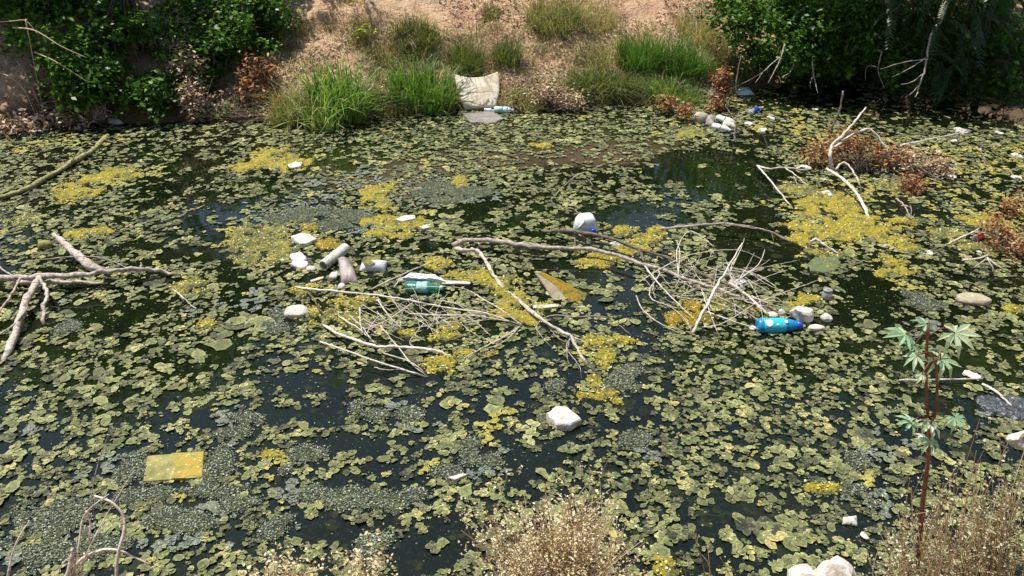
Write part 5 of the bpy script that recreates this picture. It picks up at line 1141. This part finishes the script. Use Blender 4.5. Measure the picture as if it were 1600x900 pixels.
V, Fc, o_ = mat_mesh([(580, 417, 17, 7)], .009, 93, .012, .5, 12); tb = bpy.data.objects['plastic_pot']
ac = mesh_obj('algae_crust', np.array([(a, b, c + .055) for a, b, c in V]) - np.array(tb.location), Fc, M['pale'], None); ac.parent = tb
float_mat('plastic_film', 'crumpled black plastic film at the right edge', 'black_film', [(1570, 645, 36, 16), (1550, 632, 24, 10), (1598, 640, 26, 20)], 171, 'film', None, .03, .7, .012, 8)
sheet('plastic_bag', 'pale blue bag at the dark water edge, right of the dead plant', (P(1148, 148, .02), P(1178, 147, .02), P(1172, 138, .03), P(1154, 138, .03)), 'cyan_bottle', 'bag', 10, .05, .02, 13, .02, 9)
sheet('plastic_bag', 'small bluish white bag left of the dead plant', (P(1103, 150, .02), P(1121, 149, .02), P(1117, 140, .06), P(1107, 140, .06)), 'white_plastic', 'bag', 10, .05, .02, 14, .02, 9)
sheet('plastic_bag', 'crumpled white bag in the middle of the washed up litter', (P(1102, 193, .02), P(1116, 196, .02), P(1116, 180, .08), P(1104, 180, .07)), 'grey_bag', 'bag', 10, .04, .03, 15, .02, 9)
sheet('plastic_bag', 'pale crumpled bag at the front of the washed up litter', (P(1128, 197, .02), P(1150, 200, .02), P(1146, 188, .07), P(1130, 184, .07)), 'white', 'bag', 10, .04, .03, 16, .02, 9)
sheet('paper_scrap', 'white torn paper left of the castor base', (P(1316, 818, .01), P(1340, 822, .01), P(1338, 806, .02), P(1318, 808, .02)), 'white', 'paper', 8, .02, .015, 17, .004, 9)

# ------------------------------------------------------------------ plants of the near bank
def seed_bush(label, base, top_pts, n, lsize, mat, stems, stemmat='straw', name='dry_weed_bush', cat='bush', group=None, spread=.035):
    base = Vector(base); root = empty(name, base); tag(root, label, cat, group)
    mb = MB(); C = []
    for _ in range(stems):
        t = Vector(random.choice(top_pts)) + Vector(rng.normal(0, .03, 3)); s = base + Vector((rng.normal(0, .06), rng.normal(0, .05), 0))
        f = rng.uniform(.55, 1.05); e = s + (t - s) * f; mid = (s + e) / 2 + Vector(rng.normal(0, .03, 3)); tube(mb, [s, mid, e], rng.uniform(.002, .0036), .0012, 4, .1, 4)
        m = n // stems
        for _k in range(max(1, m // 7)):
            u = rng.uniform(.35, 1.02); q = np.array(s + (e - s) * u) + rng.normal(0, spread * (.7 + u), 3); C.append(q + rng.normal(0, .011, (7, 3)))
            if rng.random() < .3: tube(mb, [s + (e - s) * max(.2, u - .12), Vector(q)], .0012, .0007, 3, .1, 2)
    C = np.concatenate(C); V, Fa, t = leaves(C, lsize, droop=-.2, narrow=.6)
    mb.build('stems', M[stemmat], root, False); mesh_obj('seed_heads', V, Fa, M[mat], root, False, attrs={'tint': t})['kind'] = 'stuff'
def tops(poly, Yv, n=70):
    out = []
    for _ in range(n):
        x, y = random.choice(poly); out.append(PY(x + random.uniform(-14, 14), y + random.uniform(-10, 10), Yv + random.uniform(-.14, .14)))
    return out
def root_at(px, Yv): p = PY(px, 930, Yv); return (p.x, Yv, gz(p.x, Yv) - .02)
seed_bush('dense tan dry weed bush at the bottom edge, right of centre', root_at(868, 2.2),
          tops([(740, 815), (760, 800), (745, 850), (790, 790), (820, 775), (850, 775), (880, 755), (905, 765), (930, 752), (950, 785), (970, 800), (975, 830), (985, 860), (900, 790), (860, 800), (830, 820), (930, 810), (780, 840), (880, 840), (950, 850), (850, 860), (800, 880), (920, 880)], 2.25, 240), 12500, .0120, 'seed', 260)
seed_bush('low tan dry weed at the bottom edge, left of centre', root_at(435, 2.3), tops([(395, 885), (420, 880), (450, 878), (475, 885), (410, 898), (460, 900)], 2.3, 40), 2000, .015, 'seed', 30)
seed_bush('small reddish dry weed at the bottom edge, left of the bush', root_at(570, 2.3), tops([(555, 875), (575, 865), (590, 885), (560, 895), (540, 898)], 2.3, 30), 1300, .015, 'seed', 22)
seed_bush('tall olive dry weed bush at the bottom right corner', root_at(1545, 2.25),
          tops([(1500, 745), (1530, 720), (1560, 690), (1590, 665), (1600, 720), (1570, 740), (1540, 770), (1590, 790), (1510, 800), (1560, 820), (1600, 850), (1530, 860), (1570, 880), (1480, 880)], 2.3, 140), 4300, .0120, 'seed_olive', 130)
seed_bush('sparse olive dry weed around the castor stem', root_at(1440, 2.2), tops([(1390, 830), (1380, 860), (1410, 800), (1425, 770), (1430, 850), (1470, 800), (1490, 840), (1395, 890), (1460, 870), (1485, 760), (1500, 700)], 2.25, 70), 3600, .0125, 'seed_olive', 80)
# dry stalks in the lower left corner
YN = 2.28
def near(pts): return [PY(x, y, Yv) for x, y, Yv in pts]
def near_sticks(label, polys, mat, base):
    p0 = polys[0][0]
    sticks('dry_plant', label, [(near(p), a, b) for p, a, b in polys], mat, 'dry stems', kink=.001)
near_sticks('arching bleached dry stems rising at the lower left edge', [
    ([(92, 945, 2.25), (108, 890, 2.28), (114, 862, 2.3), (112, 858, 2.3)], .010, .008), ([(105, 945, 2.25), (118, 885, 2.3), (150, 862, 2.32), (185, 860, 2.32), (235, 883, 2.32)], .008, .004),
    ([(180, 945, 2.25), (184, 870, 2.3), (194, 830, 2.35), (192, 805, 2.38), (175, 785, 2.4), (148, 775, 2.42)], .0075, .0045), ([(98, 945, 2.25), (120, 870, 2.3), (128, 815, 2.36), (140, 795, 2.38), (170, 772, 2.42)], .004, .002),
    ([(135, 798, 2.38), (141, 820, 2.36), (139, 850, 2.33)], .005, .003), ([(100, 940, 2.25), (140, 855, 2.32), (175, 790, 2.4), (210, 735, 2.45)], .003, .0015), ([(80, 945, 2.25), (95, 885, 2.3), (120, 865, 2.3)], .004, .002), ([(118, 945, 2.25), (130, 880, 2.3), (132, 872, 2.3)], .004, .002)], 'bark_white', None)
near_sticks('single bleached dry stem at the lower left corner', [([(5, 950, 2.25), (14, 890, 2.3), (25, 850, 2.34), (46, 813, 2.38)], .006, .003)], 'bark_white', None)
near_sticks('thin upright dry stalk above the arching stems', [([(140, 800, 2.42), (148, 745, 2.46), (165, 690, 2.5), (174, 676, 2.5)], .0022, .0012)], 'bark', None)
near_sticks('thin dry grass stalks at the bottom edge right of the bush', [([(1105, 950, 2.25), (1100, 890, 2.28), (1090, 855, 2.3), (1083, 828, 2.32)], .003, .002), ([(1088, 850, 2.3), (1092, 835, 2.32)], .002, .0015), ([(1112, 950, 2.25), (1109, 895, 2.28), (1106, 850, 2.32)], .0025, .0015),
    ([(1118, 950, 2.25), (1108, 885, 2.28), (1092, 862, 2.3)], .002, .001), ([(1150, 950, 2.25), (1140, 900, 2.28), (1125, 870, 2.3)], .002, .001), ([(1070, 950, 2.25), (1072, 900, 2.28), (1064, 880, 2.3)], .002, .001)], 'straw', None)

# castor plant
def castor():
    bp = PY(1425, 930, 2.2); base = Vector((bp.x, 2.2, gz(bp.x, 2.2) - .03)); root = empty('castor_plant', base)
    tag(root, 'young castor plant with red stems and star shaped pale green leaves', 'plant')
    mb = MB(); tube(mb, [base, PY(1432, 890, 2.2), PY(1440, 800, 2.21), PY(1450, 720, 2.22), PY(1452, 660, 2.24)], .0100, .0070, 8, .12); mb.build('stem', M['stem_red'], root)
    for pts in ([(1452, 662, 2.24), (1449, 640, 2.24), (1447, 570, 2.25), (1450, 510, 2.26)], [(1452, 662, 2.24), (1463, 640, 2.23), (1464, 590, 2.22), (1461, 560, 2.22)]):
        mb = MB(); tube(mb, near(pts), .0066, .0042, 7, .14); mb.build('stem', M['stem_red'], root)
    nodes_ = {'top': (1450, 525, 2.26), 'mid': (1462, 565, 2.22), 'low': (1453, 660, 2.24), 'lo2': (1460, 640, 2.23)}
    LV = [((1492, 520), 95, 'top', -.30, .6, 1), ((1415, 522), 80, 'top', .35, .4, .3), ((1470, 560), 92, 'mid', .0, .55, .7), ((1432, 556), 64, 'mid', -.2, .2, .9), ((1425, 658), 62, 'low', .2, .35, .4),
          ((1455, 662), 66, 'low', .1, .25, 1), ((1492, 652), 62, 'lo2', -.2, .5, .4), ((1452, 688), 54, 'low', .0, .15, .6), ((1440, 585), 44, 'mid', .3, .2, 1), ((1448, 506), 50, 'top', .2, .9, .1), ((1428, 540), 46, 'top', .1, .7, .0)]
    for (cx, cy), w, nd, yaw, lift, tn in LV:
        w *= random.uniform(.68, .86)
        nx_, ny_, nY = nodes_[nd]; c = PY(cx, cy, nY - .06 * (1 if cy > ny_ - 5 else -.5)); s = PY(nx_, ny_, nY)
        mb = MB(); tube(mb, [s, (Vector(s) + c) / 2 + Vector((0, 0, .025)), c], .0028, .002, 5, .08, 4); pet = mb.build('leaf_stalk', M['stem_red'], root)
        R = w / 2 * (c.y * CP + (CAM_H - c.z) * SP) / FPX
        nl = 8; a0 = math.atan2(c.y - s.y, c.x - s.x) if (c - s).length > .01 else 0
        if nd in ('top', 'mid'): a0 = -1.57 + (.9 if cx > nx_ else -.9)
        V, F = [Vector((0, 0, 0))], []
        for k in range(nl):
            a = -2.5 + 5.0 * k / (nl - 1); L = R * (1.15 - .16 * abs(a)) * random.uniform(.9, 1.1); hw = .30
            V += [Vector((math.cos(a - hw) * L * .40, math.sin(a - hw) * L * .40, -.02 * R)), Vector((math.cos(a - .19) * L * .66, math.sin(a - .19) * L * .66, -.10 * R)), Vector((math.cos(a) * L, math.sin(a) * L, -.55 * R * random.uniform(.3, 1.6))),
                  Vector((math.cos(a + .19) * L * .66, math.sin(a + .19) * L * .66, -.10 * R)), Vector((math.cos(a + hw) * L * .40, math.sin(a + hw) * L * .40, -.02 * R)), Vector((math.cos(a) * L * .6, math.sin(a) * L * .6, -.16 * R))]
            m = 1 + k * 6; F += [(0, m, m + 5), (0, m + 5, m + 4), (m, m + 1, m + 5), (m + 1, m + 2, m + 5), (m + 2, m + 3, m + 5), (m + 3, m + 4, m + 5)]
        from mathutils import Euler
        q = Euler((.25 + lift * .5 - .3, yaw, a0), 'XYZ').to_matrix()
        q = Euler((-(.15 + lift * .4) * -1, yaw, 0), 'XYZ').to_matrix() @ Euler((0, 0, a0), 'XYZ').to_matrix()
        W_ = [q @ v + c for v in V]
        mesh_obj('leaf', np.array([tuple(v) for v in W_]) - np.array(root.location), F, M['castor'], None, False, attrs={'tint': np.full(len(W_), tn * .8 + .1)}).parent = pet
castor()
